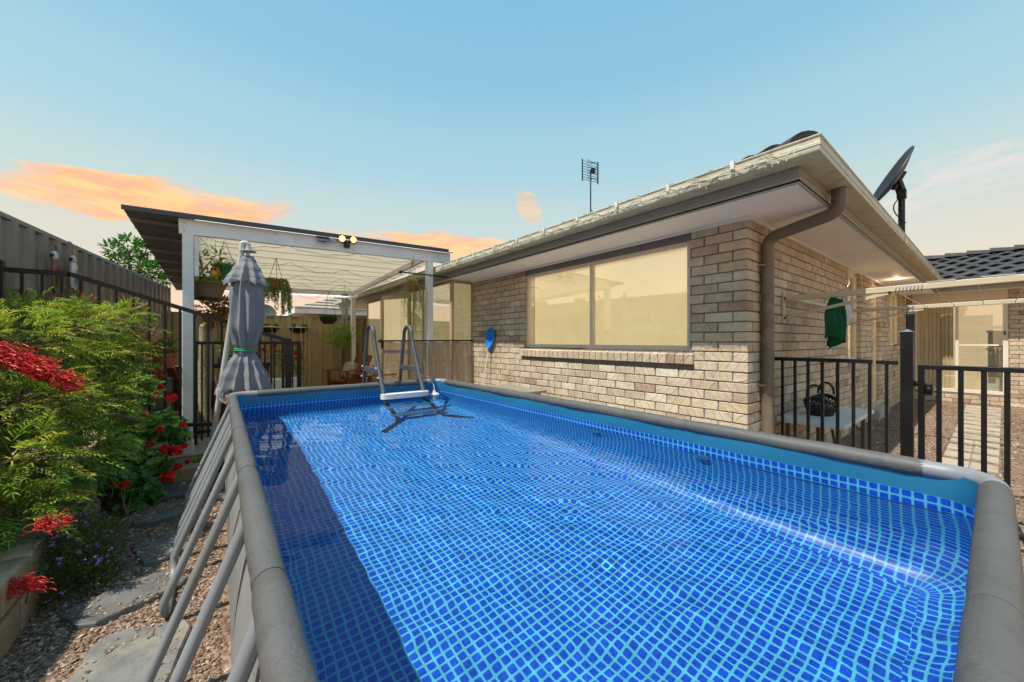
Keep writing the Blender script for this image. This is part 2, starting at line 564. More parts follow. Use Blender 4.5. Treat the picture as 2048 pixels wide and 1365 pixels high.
# U-shaped leaning side legs
def uleg(base, out, tdir, half, lean=.27, top=.785):
    b = Vector(base); o = Vector(out); t = Vector(tdir)
    pts = []
    for sgn in (-1, 1):
        col = []
        for k in range(8):
            f = k / 7
            col.append(b + t * (half * sgn) + o * (.012 + lean * (1 - f)) + Vector((0, 0, .11 + (top - .11) * f)))
        if sgn == -1:
            pts += list(reversed(col))
        else:
            rr = .09
            arc = []
            c0 = b + o * (.012 + lean)
            for k in range(1, 6):
                a = R(90 * k / 6); arc.append(c0 + t * (-half + rr * (1 - math.cos(a))) + Vector((0, 0, .11 - rr * math.sin(a) + .0)))
            for k in range(0, 6):
                a = R(90 - 90 * k / 6); arc.append(c0 + t * (half - rr * (1 - math.cos(a))) + Vector((0, 0, .11 - rr * math.sin(a))))
            pts += arc + col
    part(MB().tube(pts, .0175, 12), 'leg', M_TUBE, pool, smooth=True, ang=60)
for yy in (.62, 1.58, 2.55, 3.10, 3.62):
    uleg((PX0 - .002, yy, 0), (-1, 0, 0), (0, 1, 0), .23 if yy != 3.10 else .12)
for yy in (.62, 1.65, 2.68, 3.70):
    uleg((PX1 + .002, yy, 0), (1, 0, 0), (0, 1, 0), .24)
for xx in (.62, 1.66):
    uleg((xx, PY1 + .002, 0), (0, 1, 0), (1, 0, 0), .24, .2)
# inlet fittings on the long wall
for (yy, zz) in ((1.80, .60), (1.02, .62)):
    f = part(MB().lathe([(.0, .0), (.030, .0), (.040, .006), (.040, .014), (.024, .022), (.016, .022), (.014, .008), (0, .008)], 18, capb=False), 'inlet_fitting', M_PLASTIC_W, pool,
             smooth=True, loc=(PX1 - .035, yy, zz - .01), rot=(0, R(-90), 0))

# ---- water
def water_mat():
    m, t, out = newmat('pool_water')
    g_ = t.node('ShaderNodeBsdfRefraction'); g_.inputs['IOR'].default_value = 1.33; g_.inputs['Roughness'].default_value = 0.0
    t.put(g_.inputs[0], (.93, .985, 1.0))
    gl = t.node('ShaderNodeBsdfGlossy'); gl.inputs['Roughness'].default_value = 0.0
    fr = t.node('ShaderNodeFresnel'); fr.inputs[0].default_value = 1.33
    mx = t.node('ShaderNodeMixShader'); t.put(mx.inputs[0], t.m('MULTIPLY', fr.outputs[0], .5))
    t.l.new(g_.outputs[0], mx.inputs[1]); t.l.new(gl.outputs[0], mx.inputs[2])
    t.l.new(mx.outputs[0], out.inputs[0])
    return m
def ripple(x, y):
    h = 0.0
    for (kx, ky, ph, a) in RIP:
        h += a * math.sin(kx * x + ky * y + ph)
    return h
RIP = []
_rs = random.Random(11)
for i in range(34):
    wl = .07 * (1.105 ** i); k = 2 * math.pi / wl; a = _rs.uniform(0, 2 * math.pi)
    RIP.append((k * math.cos(a), k * math.sin(a), _rs.uniform(0, 6.28), .0000155 * min(wl / .1, 5.0) * 5.0))
wm = MB()
wx0, wx1, wy0, wy1 = PX0 + .035, PX1 - .035, PY0 + .035, PY1 - .035
def wfn(a, b):
    x = wx0 + (wx1 - wx0) * a; y = wy0 + (wy1 - wy0) * b
    d = math.hypot(x - 1.05, y - 1.0); r2 = .0006 * math.sin(d * 95) * math.exp(-d * d / .006)
    return (x, y, WATER_Z + ripple(x, y) + r2)
wm.grid(wfn, 170, 340)
water = struct(wm, 'pool_water', water_mat(), smooth=True, ang=180)
water['label'] = 'clear rippled pool water inside the blue liner'
water.cycles.is_caustics_caster = True
# ================================================================ house
def brick_mat():
    m, t, out = newmat('brick')
    tc = t.node('ShaderNodeTexCoord').outputs['Object']
    oi = t.node('ShaderNodeObjectInfo'); gi = t.node('ShaderNodeNewGeometry')
    rr = t.m('FRACT', t.m('ADD', t.m('MULTIPLY', oi.outputs['Random'], 7.13), t.m('MULTIPLY', gi.outputs['Random Per Island'], 5.71)))
    off = t.m('MULTIPLY', rr, 53.0)
    vec = t.vm('ADD', tc, t.comb(off, t.m('MULTIPLY', off, 1.7), off))
    base = t.ramp(rr, [(0, lin((.75, .685, .60))), (.25, lin((.80, .735, .645))), (.55, lin((.84, .785, .70))), (.8, lin((.81, .735, .62))), (.93, lin((.88, .84, .77))), (.965, lin((.70, .60, .53))), (1, lin((.67, .57, .50)))])
    n = t.noise(vec, 9, 6, .6)
    col = t.mix(t.maprange(n, .35, .68), base, t.mix(1.0, base, (.80, .76, .72), 'MULTIPLY'))
    st = t.noise(t.vm('MULTIPLY', gi.outputs['Position'], (1, 1, .45)), 1.5, 6, .6)
    col = t.mix(t.maprange(st, .50, .72), col, t.mix(1.0, col, (.78, .74, .70), 'MULTIPLY'))
    spk = t.noise(vec, 160, 2)
    col = t.mix(t.maprange(spk, .60, .70), col, t.mix(1.0, col, (.6, .57, .54), 'MULTIPLY'))
    b = t.node('ShaderNodeBsdfPrincipled'); t.put(b.inputs['Base Color'], col); b.inputs['Roughness'].default_value = .9
    b.inputs['Specular IOR Level'].default_value = .25
    wv = t.node('ShaderNodeTexWave', wave_type='RINGS', rings_direction='SPHERICAL')
    wv.inputs['Scale'].default_value = 5.5; wv.inputs['Distortion'].default_value = 9; wv.inputs['Detail'].default_value = 1; wv.inputs['Detail Scale'].default_value = .6
    t.put(wv.inputs['Vector'], vec)
    arcs = t.maprange(wv.outputs['Fac'], .84, .97, 0, 1, True)
    hgt = t.m('ADD', t.m('MULTIPLY', arcs, .8), t.m('ADD', t.m('MULTIPLY', t.noise(vec, 25, 5), .9), t.m('MULTIPLY', spk, .35)))
    bn = t.node('ShaderNodeBump'); bn.inputs['Strength'].default_value = .8; bn.inputs['Distance'].default_value = .006
    t.put(bn.inputs['Height'], hgt); t.l.new(bn.outputs[0], b.inputs['Normal'])
    t.l.new(b.outputs[0], out.inputs[0])
    return m
M_BRICK = brick_mat()
M_MORTAR = pm('mortar', (.47, .455, .44), (.53, .51, .49), 18, .95, .6, 150, spec=.2)
M_SOFFIT = pm('white_soffit', (.97, .955, .94), (.95, .935, .92), 2, .6, .05, 20)
M_WHITE = pm('white_paint', (.94, .94, .935), (.91, .91, .905), 3, .5, .08, 60, wear=(.85, .84, .82), wscale=2.5, stretch=(1, 1, 1))
M_GUTTER = pm('beige_gutter', (.74, .72, .63), (.78, .76, .67), 3, .35, .03, 30, spec=.6, wear=(.62, .59, .50), wscale=5)
M_FASCIA = pm('olive_fascia', (.58, .57, .52), (.62, .61, .56), 3, .4, .03, 30, spec=.5)
M_PIPE = pm('brown_downpipe', (.43, .38, .32), (.47, .42, .36), 3, .4, .04, 40, wear=(.52, .48, .43), wscale=5)
M_FRAME = pm('bronze_window_frame', (.86, .81, .74), (.89, .84, .77), 4, .4, spec=.5)
M_TILE = pm('charcoal_roof_tile', (.20, .20, .21), (.27, .265, .265), 8, .7, .5, 60, rnd=.25, wear=(.32, .30, .28), wscale=5)
M_BLIND = pm('cream_blind', (.93, .87, .68), (.90, .84, .66), 3, .8, .1, 300, trans=.15, glow=.34)  # glow put into the blind to brighten the window
def glass_mat(name, tint=(.96, .96, .93), refl=.12, rough=0.0, gtint=(1, 1, 1)):
    m, t, out = newmat(name)
    tr = t.node('ShaderNodeBsdfTransparent'); t.put(tr.inputs[0], tint)
    gl = t.node('ShaderNodeBsdfGlossy'); gl.inputs['Roughness'].default_value = rough; t.put(gl.inputs[0], gtint)
    fr = t.node('ShaderNodeLayerWeight'); fr.inputs[0].default_value = .5
    mx = t.node('ShaderNodeMixShader'); t.put(mx.inputs[0], t.m('ADD', t.m('MULTIPLY', t.m('POWER', fr.outputs['Facing'], 4.0), .8), refl))
    t.l.new(tr.outputs[0], mx.inputs[1]); t.l.new(gl.outputs[0], mx.inputs[2]); t.l.new(mx.outputs[0], out.inputs[0])
    return m
M_GLASS = glass_mat('window_glass', refl=.22)

HX, HY = 3.44, 1.256                # near corner of the house walls
WY1 = 5.56                          # far end of the brick front wall
SX1 = 12.30                         # far end of the side wall
SOF = 2.325
GX, GY = 2.77, 0.63                 # outer gutter lines
house = thing('brick_house', 'single-storey pale brick house with beige gutter and charcoal tiled roof', 'house', (HX, HY, 0))
CP, BL, BH, BT, MJ = .0861, .230, .076, .110, .010

def cut(a0, a1, z0, z1, holes):
    """clip one brick against openings, returns what is left of it"""
    segs = [(a0, a1)]
    zc = (z0 + z1) / 2
    for (h0, h1, k0, k1) in holes:
        if not (k0 < zc < k1):
            continue
        nxt = []
        for (s0, s1) in segs:
            if s1 <= h0 or s0 >= h1:
                nxt.append((s0, s1)); continue
            if s0 < h0:
                nxt.append((s0, h0))
            if s1 > h1:
                nxt.append((h1, s1))
        segs = nxt
    return [q for q in segs if q[1] - q[0] > .03]
BR = []          # every brick: (wall, a0, a1, z0)
def lay(wall, A0, A1, n, holes, corner):
    for c in range(n):
        z0 = c * CP + .005
        odd = c % 2
        a = A0 + (BT + MJ if odd == corner else 0)
        if odd != corner:
            pass
        first = True
        while a < A1 - .02:
            ln = BL
            b = min(a + ln, A1)
            for (s0, s1) in cut(a, b, z0, z0 + BH, holes):
                BR.append((wall, s0, s1, z0))
            a = b + MJ
WIN_F = (1.748, 4.163, 1.205, 2.40)
SILL_F = (1.70, 4.215, 1.07, 1.205)
HOLE_S = [(6.91, 7.71, .99, 2.40), (8.59, 9.25, .22, 2.40), (10.30, 11.62, 1.22, 2.40)]
lay('front', HY, WY1, 27, [WIN_F, SILL_F], 1)
lay('side', HX, SX1, 27, HOLE_S, 0)
def proj(x, y, z):
    s_, c_ = math.sin(R(37.8)), math.cos(R(37.8))
    X = -s_ * y + c_ * x; Z = c_ * y + s_ * x
    return 1024 + 750 * X / Z, 682.5 - 750 * (z - CAM_Z) / Z, Z
def bvis(b):
    w_, a0, a1, z0 = b
    q = [(HX, a, z0 + .04) if w_ == 'front' else (a, HY, z0 + .04) for a in (a0, a1)]
    p0, p1 = proj(*q[0]), proj(*q[1])
    xm = (p0[0] + p1[0]) / 2
    if (p0[1] + p1[1]) / 2 > 752 + .165 * (xm - 880):
        return 0.0
    return abs(p1[0] - p0[0]) * 60 / p0[2]
BR.sort(key=bvis, reverse=True)
BMESH = {}
def brick_mesh(ln, deep=BT, seed=0):
    key = (round(ln, 3), seed)
    if key in BMESH:
        return BMESH[key]
    rs = random.Random(seed * 91 + int(ln * 1000))
    bm = bmesh.new()
    bmesh.ops.create_cube(bm, size=1)
    for v in bm.verts:
        v.co = Vector((v.co.x * deep, v.co.y * ln, v.co.z * BH)) + Vector((rs.uniform(-.0015, .0015), rs.uniform(-.0025, .0025), rs.uniform(-.002, .002)))
    bmesh.ops.bevel(bm, geom=list(bm.edges), offset=.004, segments=1, affect='EDGES')
    me = bpy.data.meshes.new('brick'); bm.to_mesh(me); bm.free()
    me.materials.append(M_BRICK)
    BMESH[key] = me
    return me
fw = MB()
fw.box(HX + .011, HX + .12, HY + .012, WY1 - .004, 0, 1.20)
fw.box(HX + .011, HX + .12, HY + .012, WIN_F[0] - .006, 1.20, SOF)
fw.box(HX + .011, HX + .12, WIN_F[1] + .006, WY1 - .004, 1.20, SOF)
front_wall = part(fw, 'front_wall', M_MORTAR, house)
swm = MB()
ed = [HX + .121] + [e for h in HOLE_S for e in h[:2]] + [SX1]
for i in range(0, len(ed), 2):
    swm.box(ed[i] + (.004 if i else 0), ed[i + 1] - .004, HY + .011, HY + .119, 0, SOF)
for h in HOLE_S:
    swm.box(h[0] - .004, h[1] + .004, HY + .010, HY + .118, 0, h[2] - .01)
side_wall = part(swm, 'side_wall', M_MORTAR, house)
rest = MB()
bi = 0
for b in BR:
    w_, a0, a1, z0 = b
    j = rv(-.0022, .0022)
    ln = a1 - a0
    if bi < 296 and bvis(b) > 0:
        me = brick_mesh(round(ln / .005) * .005 - .0005, seed=random.randrange(4) if ln > .22 else 0)
        if w_ == 'front':
            o = link('brick', me, M_BRICK, front_wall, loc=(HX + BT / 2 + j, (a0 + a1) / 2, z0 + BH / 2), rot=(0, 0, math.pi if random.random() < .5 else 0))
            if o.rotation_euler.z:
                o.location.x = HX + BT / 2 + j - wloc(front_wall).x
        else:
            o = link('brick', me, M_BRICK, side_wall, loc=((a0 + a1) / 2, HY + BT / 2 + j, z0 + BH / 2), rot=(0, 0, R(90)))
        bi += 1
    else:
        e = .003
        if w_ == 'front':
            rest.box(HX + j, HX + BT, a0, a1, z0, z0 + BH)
        else:
            rest.box(a0, a1, HY + j, HY + BT, z0, z0 + BH)
ro = part(rest, 'brickwork', M_BRICK, house); ro['kind'] = 'stuff'

# rowlock sill bricks under the front window
for i in range(29):
    y0 = SILL_F[0] + i * .0868
    sb = MB()
    y1 = y0 + .077
    sb.add([(HX - .035, y0, 1.085), (HX + .10, y0, 1.085), (HX + .10, y1, 1.085), (HX - .035, y1, 1.085),
            (HX - .040, y0, 1.175), (HX + .10, y0, 1.208), (HX + .10, y1, 1.208), (HX - .040, y1, 1.175)],
           [(0, 3, 2, 1), (4, 5, 6, 7), (0, 1, 5, 4), (1, 2, 6, 5), (2, 3, 7, 6), (3, 0, 4, 7)])
    part(sb, 'sill_brick', M_BRICK, front_wall, bevel=.004)
part(MB().box(HX - .028, HX + .05, SILL_F[0] + .004, SILL_F[0] + 29 * .0868 - .016, 1.090, 1.172), 'sill_mortar', M_MORTAR, front_wall)
for i in range(9):
    x0 = 6.87 + i * .0985
    part(MB().box(x0, x0 + .085, HY - .035, HY + .08, .905, .995), 'sill_brick', M_BRICK, side_wall, bevel=.004)

# windows: frame, panes, blind behind
def window(axis, a0, a1, z0, z1, face, splits, name='window', depth=.05, setback=.055, blind=True, fw_=.045, bar=None, hm=None):
    """axis 'y': lies along y, looks towards -x; axis 'x': lies along x, looks towards -y"""
    def bx(mb, p0, p1, d0, d1, q0, q1):
        if axis == 'y':
            mb.box(face + d0, face + d1, p0, p1, q0, q1)
        else:
            mb.box(p0, p1, face + d0, face + d1, q0, q1)
        return mb
    s = setback
    fr = MB()
    bx(fr, a0, a1, s, s + depth, z0, z0 + fw_); bx(fr, a0, a1, s, s + depth, z1 - fw_, z1)
    bx(fr, a0, a0 + fw_, s, s + depth, z0 + fw_, z1 - fw_); bx(fr, a1 - fw_, a1, s, s + depth, z0 + fw_, z1 - fw_)
    wo_ = part(fr, name, hm or M_FRAME, house, bevel=.004)
    xs = [a0 + fw_] + list(splits) + [a1 - fw_]
    for sp in splits:
        part(bx(MB(), sp - .022, sp + .022, s - .006, s + depth - .004, z0 + fw_, z1 - fw_), 'mullion', hm or M_FRAME, wo_, bevel=.003)
    if bar:
        part(bx(MB(), a0 + fw_, a1 - fw_, s + .004, s + depth - .012, bar, bar + .03), 'crossbar', hm or M_FRAME, wo_)
    for i in range(len(xs) - 1):
        p0 = xs[i] + (.022 if i else 0); p1 = xs[i + 1] - (.022 if i < len(xs) - 2 else 0)
        dd = s + .014 + .012 * (i % 2); q0, q1 = z0 + fw_ + .002, z1 - fw_ - .002
        pv = [(face + dd, p0, q0), (face + dd, p0, q1), (face + dd, p1, q1), (face + dd, p1, q0)] if axis == 'y' else [(p0, face + dd, q0), (p1, face + dd, q0), (p1, face + dd, q1), (p0, face + dd, q1)]
        part(MB().add(pv, [(0, 1, 2, 3)]), 'pane', M_GLASS, wo_)
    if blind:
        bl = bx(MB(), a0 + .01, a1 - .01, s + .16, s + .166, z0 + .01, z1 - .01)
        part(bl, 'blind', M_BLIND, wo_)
    return wo_
wf = window('y', WIN_F[0], WIN_F[1], 1.212, 2.245, HX, [WIN_F[0] + 1.08, ][0:0] + [2.955], setback=.05)
hd = MB(); hd.box(HX + .045, HX + .12, WIN_F[0], WIN_F[1], 2.247, 2.323)
part(hd, 'window_head', pm('dark_flashing', (.50, .475, .455), (.54, .51, .49), 3, .6), house)
# reveal sides of the opening and a dim room behind
rm = MB()
for (y0, y1) in ((WIN_F[0] - .004, WIN_F[0] + .0), (WIN_F[1], WIN_F[1] + .004)):
    rm.box(HX + .122, HX + .5, y0, y1, 1.2, 2.32)
part(rm, 'window_reveal', M_SOFFIT, house)
window('x', 6.91, 7.71, 1.005, 2.30, HY, [], setback=.05)
window('x', 8.59, 9.25, .22, 2.30, HY, [], 'glazed_door', setback=.05, bar=1.35)
window('x', 10.30, 11.62, 1.23, 2.30, HY, [10.95], setback=.05)
ds = MB(); ds.box(8.45, 9.40, HY - .10, HY + .0, 0, .16)
part(ds, 'door_step', pm('pale_concrete', (.62, .60, .57), (.70, .68, .64), 7, .9, .3, 60), house)

# soffit, fascia, gutter
so = MB()
so.box(GX + .16, HX + .3, GY + .14, 12.6, SOF, SOF + .012)
so.box(HX + .3, 12.6, GY + .14, HY + .3, SOF, SOF + .012)
so_o = part(so, 'soffit', M_SOFFIT, house)
# cornice strip under the soffit along the walls
cs = MB()
cs.box(HX - .03, HX - .001, HY - .03, WY1, SOF - .022, SOF - .001)
cs.box(HX - .0009, SX1, HY - .03, HY - .001, SOF - .022, SOF - .001)
part(cs, 'soffit_trim', M_WHITE, so_o, bevel=.004)
# soffit joints: thin cover strips
for yy in (2.1, 3.9, 5.1):
    part(MB().box(GX + .17, HX - .035, yy - .006, yy + .006, SOF - .004, SOF - .001), 'joint_strip', M_SOFFIT, so_o)
for xx in (4.1, 5.9, 7.7, 9.5, 11.3):
    part(MB().box(xx - .006, xx + .006, GY + .15, HY - .035, SOF - .004, SOF - .001), 'joint_strip', M_SOFFIT, so_o)
# fascia with stepped profile
fa = MB()
FP = [(0, 0), (-.012, 0), (-.012, .045), (-.004, .055), (-.004, .075), (-.018, .085), (-.018, .12), (-.004, .13), (-.004, .20), (0, .20)]
def sweep(mb, prof, path_outer, mi=0):
    """prof: list of (outward, z) ; swept along the eave: front run then the side run, mitred at the corner"""
    bx_, by_ = path_outer
    L = len(prof); base = len(mb.v)
    vs = []
    for st in range(3):
        for (o_, z_) in prof:
            if st == 0:
                vs.append((bx_ + o_, 12.6, z_))
            elif st == 1:
                vs.append((bx_ + o_, by_ + o_, z_))
            else:
                vs.append((12.0, by_ + o_, z_))
    fs = []
    for st in range(2):
        for k in range(L - 1):
            fs.append((st * L + k, st * L + k + 1, (st + 1) * L + k + 1, (st + 1) * L + k))
    mb.add(vs, fs, mi)
sweep(fa, [(o_, SOF - .012 + z_) for o_, z_ in FP], (GX + .172, GY + .152))
part(fa, 'fascia', M_FASCIA, house)
gu = MB()
GPF = [(.150, .002), (.02, .002), (.004, .006), (0, .018), (0, .030), (-.004, .036), (-.004, .052), (0, .058), (0, .084), (-.006, .088), (-.008, .094), (-.004, .099), (.004, .099), (.008, .094), (.010, .03), (.02, .014), (.15, .014), (.15, .085)]
sweep(gu, [(o_, 2.418 + z_) for o_, z_ in GPF], (GX, GY))
gut = part(gu, 'gutter', M_GUTTER, house, smooth=True, ang=25)
for yy in (3.05, 6.0):
    part(MB().box(GX - .008, GX + .004, yy - .02, yy + .02, 2.42, 2.512), 'gutter_joiner', M_GUTTER, gut)
for xx in (6.2, 9.3):
    part(MB().box(xx - .02, xx + .02, GY - .008, GY + .004, 2.42, 2.512), 'gutter_joiner', M_GUTTER, gut)

# downpipe at the corner: drop outlet, elbow, sloping run, elbow, vertical
dp_ = [(3.53, GY + .075, 2.425), (3.53, GY + .075, 2.33)]
def smooth_path(pts, r=.09, n=6):
    out_ = [Vector(pts[0])]
    for i in range(1, len(pts) - 1):
        a, b, c_ = Vector(pts[i - 1]), Vector(pts[i]), Vector(pts[i + 1])
        d0 = (a - b).normalized(); d1 = (c_ - b).normalized()
        rr = min(r, (a - b).length * .49, (c_ - b).length * .49)
        p0 = b + d0 * rr; p1 = b + d1 * rr
        for k in range(n + 1):
            t = k / n
            out_.append(p0.lerp(b, t).lerp(b.lerp(p1, t), t))
    out_.append(Vector(pts[-1]))
    return out_
path = smooth_path([(3.60, GY + .075, 2.425), (3.60, GY + .075, 2.255), (3.72, HY - .055, 2.185), (3.72, HY - .055, 0.05)], .085)
pipe = part(MB().tube(path, .047, 20), 'downpipe', M_PIPE, house, smooth=True, ang=70)
for zz in (1.93, .9):
    part(MB().lathe([(.050, 0), (.050, .05)], 20, (3.72, HY - .055, zz), capb=False), 'pipe_strap', M_PIPE, pipe, smooth=True)
    part(MB().tube([(3.66, HY - .055, zz + .02), (3.655, HY + .01, zz + .02)], .008, 8), 'pipe_bracket', M_FASCIA, pipe)
for q in (path[4], path[10]):
    pass

# ---- roof: hip roof planes with courses of wavy tiles; first courses along the eave are single tiles
RS = math.tan(R(20.5))
rf = MB()
ex, ey = GX + .03, GY + .03
def rz(x, y):
    return 2.500 + min(x - ex, max(0, y - ey)) * RS
rf.add([(ex + .05, ey + .05, 2.50), (ex + .05, 13, 2.50), (ex + 4.5, 13, 2.50 + 4.45 * RS), (ex + 4.5, ey + 4.5, 2.50 + 4.45 * RS), (12.5, ey + .05, 2.50), (12.5, ey + 4.5, 2.50 + 4.45 * RS)],
       [(0, 3, 2, 1), (0, 4, 5, 3)])
roof = part(rf, 'roof', M_TILE, house)
def tile_mesh():
    mb = MB()
    W, L = .30, .36
    def prof(t):
        return .020 * math.sin(2 * math.pi * t) ** 1 + .006 * math.sin(4 * math.pi * t)
    n = 10
    vs = []
    for (yy, lift) in ((0, .030), (L, .004)):
        for i in range(n + 1):
            vs.append((yy, W * i / n, lift + prof(i / n)))
    for (yy, lift) in ((0, .008), (L, -.014)):
        for i in range(n + 1):
            vs.append((yy, W * i / n, lift + prof(i / n)))
    fs = []
    m1 = n + 1
    for i in range(n):
        fs.append((i, m1 + i, m1 + i + 1, i + 1))
        fs.append((2 * m1 + i, 2 * m1 + i + 1, 3 * m1 + i + 1, 3 * m1 + i))
        fs.append((i, i + 1, 2 * m1 + i + 1, 2 * m1 + i))
    mb.add(vs, fs)
    me = mb.mesh('roof_tile', True, 35)
    me.materials.append(M_TILE)
    return me
TILE = tile_mesh()
ang = math.atan(RS)
for r_ in range(3):
    k = 0
    y = ey + .25 + r_ * .30
    while y < 9.2:
        x = ex + .022 + r_ * .31 * math.cos(ang)
        link('roof_tile', TILE, M_TILE, roof, loc=(x, y, 2.490 + (r_ * .31) * math.sin(ang)), rot=(0, -ang, 0))
        y += .298
# the side slope's first course (seen only as an edge)
for r_ in range(1):
    x = ex + .5
    while x < 11.6:
        link('roof_tile', TILE, M_TILE, roof, loc=(x, ey + .06, 2.470), rot=(0, -ang, R(90)))
        x += .298
# hip capping
d = Vector((1, 1, RS)).normalized()
for i in range(12):
    p = Vector((ex + .06, ey + .06, 2.505)) + d * (i * .34)
    mb = MB(); vs = []
    sdv = Vector((1, -1, 0)).normalized(); upv = sdv.cross(d)
    if upv.z < 0:
        upv = -upv
    for (t, rr, lf) in ((0, .100, .015), (.40, .085, -.01)):
        for k in range(9):
            a = R(180 * k / 8)
            vs.append(tuple(p + d * t + sdv * (rr * math.cos(a)) + upv * (rr * .75 * math.sin(a) + lf)))
    fs = [(k, k + 1, 10 + k, 9 + k) for k in range(8)] + [tuple(range(9))]
    mb.add(vs, fs)
    part(mb, 'hip_cap', M_TILE, roof, smooth=True)

# recessed soffit lamp, lit
def emis(name, col, st):
    m, t, out = newmat(name)
    e = t.node('ShaderNodeEmission'); t.put(e.inputs[0], col); e.inputs[1].default_value = st
    t.l.new(e.outputs[0], out.inputs[0]); return m
sl = thing('soffit_light', 'small round recessed light glowing in the white soffit', 'light', (8.81, 1.0, SOF))
part(MB().lathe([(.035, -.004), (.055, -.004), (.060, -.001), (.060, .0)], 20, capb=False), 'trim_ring', M_WHITE, sl, smooth=True, local=True)
part(MB().lathe([(0.0, -.0025), (.034, -.0025)], 20, capb=False), 'lamp_disc', emis('warm_lamp', (1, .72, .35), 9), sl, local=True)
pl = bpy.data.lights.new('soffit_bulb', 'POINT'); pl.energy = 1.2; pl.color = (1, .75, .45); pl.shadow_soft_size = .03
plo = bpy.data.objects.new('bulb', pl); COL.objects.link(plo); plo.parent = sl; plo.location = (0, 0, -.05)

# ================================================================ rear wing of the house
wing = thing('house_wing', 'brick rear wing with glass sliding door and dark wavy tile roof', 'house', (SX1, 0, 0))
wm_ = MB()
wm_.box(SX1 + .009, SX1 + .12, 1.15, HY, 0, SOF); wm_.box(SX1 + .009, SX1 + .12, -4.0, -.16, 0, SOF); wm_.box(SX1 + .009, SX1 + .12, -.16, 1.15, 0, .21)
wwall = part(wm_, 'wall', M_MORTAR, wing)
cnt = 0
wb = MB()
for c in range(27):
    z0 = c * CP + .005
    a = -4.0 + (.12 if c % 2 else 0)
    while a < HY - .02:
        b_ = min(a + BL, HY)
        for (s0, s1) in cut(a, b_, z0, z0 + BH, [(-.16, 1.15, .20, 2.4)]):
            j = rv(-.002, .002)
            if s1 > -.62:
                link('brick', brick_mesh(round((s1 - s0) / .005) * .005 - .0005, seed=random.randrange(4) if s1 - s0 > .22 else 0), M_BRICK, wwall, loc=(SX1 + BT / 2 + j, (s0 + s1) / 2, z0 + BH / 2))
            else:
                wb.box(SX1 + j, SX1 + BT, s0, s1, z0, z0 + BH)
        a = b_ + MJ
o = part(wb, 'brickwork', M_BRICK, wing); o['kind'] = 'stuff'
_h = house
house = wing
sd_ = window('y', -.16, 1.15, .215, 2.14, SX1, [.50], 'sliding_door', setback=.02, fw_=.07, blind=False, bar=None)
house = _h
part(MB().box(SX1 + .02, SX1 + .06, -.04, .47, 1.20, 1.235), 'crossbar', M_FRAME, sd_)
part(MB().box(SX1 + .0, SX1 + .02, -.125, -.105, 1.42, 1.50), 'door_handle', pm('black_plastic', (.03, .03, .03), (.05, .05, .05), 5, .4), sd_)
part(MB().box(SX1 + .02, SX1 + .11, -.16, 1.15, 2.142, 2.323), 'door_head', M_FRAME, wing)
# curtain half drawn and a plain room behind the door
M_ROOM = pm('room_wall', (.86, .80, .66), (.82, .76, .63), 1.5, .9, glow=.28)  # glow put into the room walls to lighten the doorway
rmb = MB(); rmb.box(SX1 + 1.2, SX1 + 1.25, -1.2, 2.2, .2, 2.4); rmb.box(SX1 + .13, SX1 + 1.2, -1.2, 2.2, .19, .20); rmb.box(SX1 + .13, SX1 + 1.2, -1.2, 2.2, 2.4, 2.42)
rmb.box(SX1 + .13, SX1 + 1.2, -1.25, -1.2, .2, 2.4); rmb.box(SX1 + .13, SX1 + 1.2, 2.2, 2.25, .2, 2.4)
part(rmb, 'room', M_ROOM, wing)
cu = MB()
M_CURT = pm('cream_curtain', (.88, .83, .70), (.84, .79, .66), 3, .9)
cu.grid(lambda a, b: (SX1 + .22 + .02 * math.sin(a * 60), .56 + .56 * a, .24 + 1.86 * b), 90, 3)
part(cu, 'curtain', M_CURT, wing, smooth=True)
M_TUB = pm('storage_plastic', (.80, .78, .70), (.62, .70, .70), 3, .4, rnd=.2)
for (z0, z1, lb) in ((.2, .75, 'bottom storage tub of the stack behind the sliding door'), (.76, 1.15, 'middle storage tub of the stack behind the sliding door'), (1.16, 1.52, 'topmost storage tub of the stack behind the sliding door')):
    tbx = thing('storage_tub', lb, 'storage tub', (SX1 + .70, -.12, z0))
    part(MB().box(SX1 + .47, SX1 + .93, -.34, .10, z0, z1 - .045), 'tub', M_TUB, tbx, bevel=.02)
    part(MB().box(SX1 + .45, SX1 + .95, -.36, .12, z1 - .044, z1), 'lid', M_TUB, tbx, bevel=.01)
# wing eave: soffit, fascia, gutter, roof tiles one by one
WXO = SX1 - .62
e_ = MB(); e_.box(WXO + .16, SX1 + .3, -5, GY + .1385, SOF, SOF + .012); part(e_, 'soffit', M_SOFFIT, wing)
e_ = MB(); e_.box(WXO + .150, WXO + .168, -5, GY + .16, SOF - .012, SOF + .19); part(e_, 'fascia', M_FASCIA, wing)
e_ = MB()
e_.add([(WXO + o_, yy, 2.418 + z_) for yy in (-5, GY) for o_, z_ in GPF], [(k, k + 1, len(GPF) + k + 1, len(GPF) + k) for k in range(len(GPF) - 1)])
part(e_, 'gutter', M_GUTTER, wing, smooth=True, ang=25)
wr = MB(); wr.add([(WXO + .05, -5, 2.49), (WXO + .05, 3, 2.49), (WXO + 2.4, 3, 2.49 + 2.35 * RS), (WXO + 2.4, -5, 2.49 + 2.35 * RS)], [(0, 3, 2, 1)])
wroof = part(wr, 'roof', M_TILE, wing)
for r_ in range(7):
    y = -2.6
    while y < 2.2 - .1 * r_:
        s_ = r_ * .31
        link('roof_tile', TILE, M_TILE, wroof, loc=(WXO + s_ * math.cos(ang), y + (.15 if r_ % 2 else 0), 2.512 + s_ * math.sin(ang)), rot=(0, -ang, 0))
        y += .298
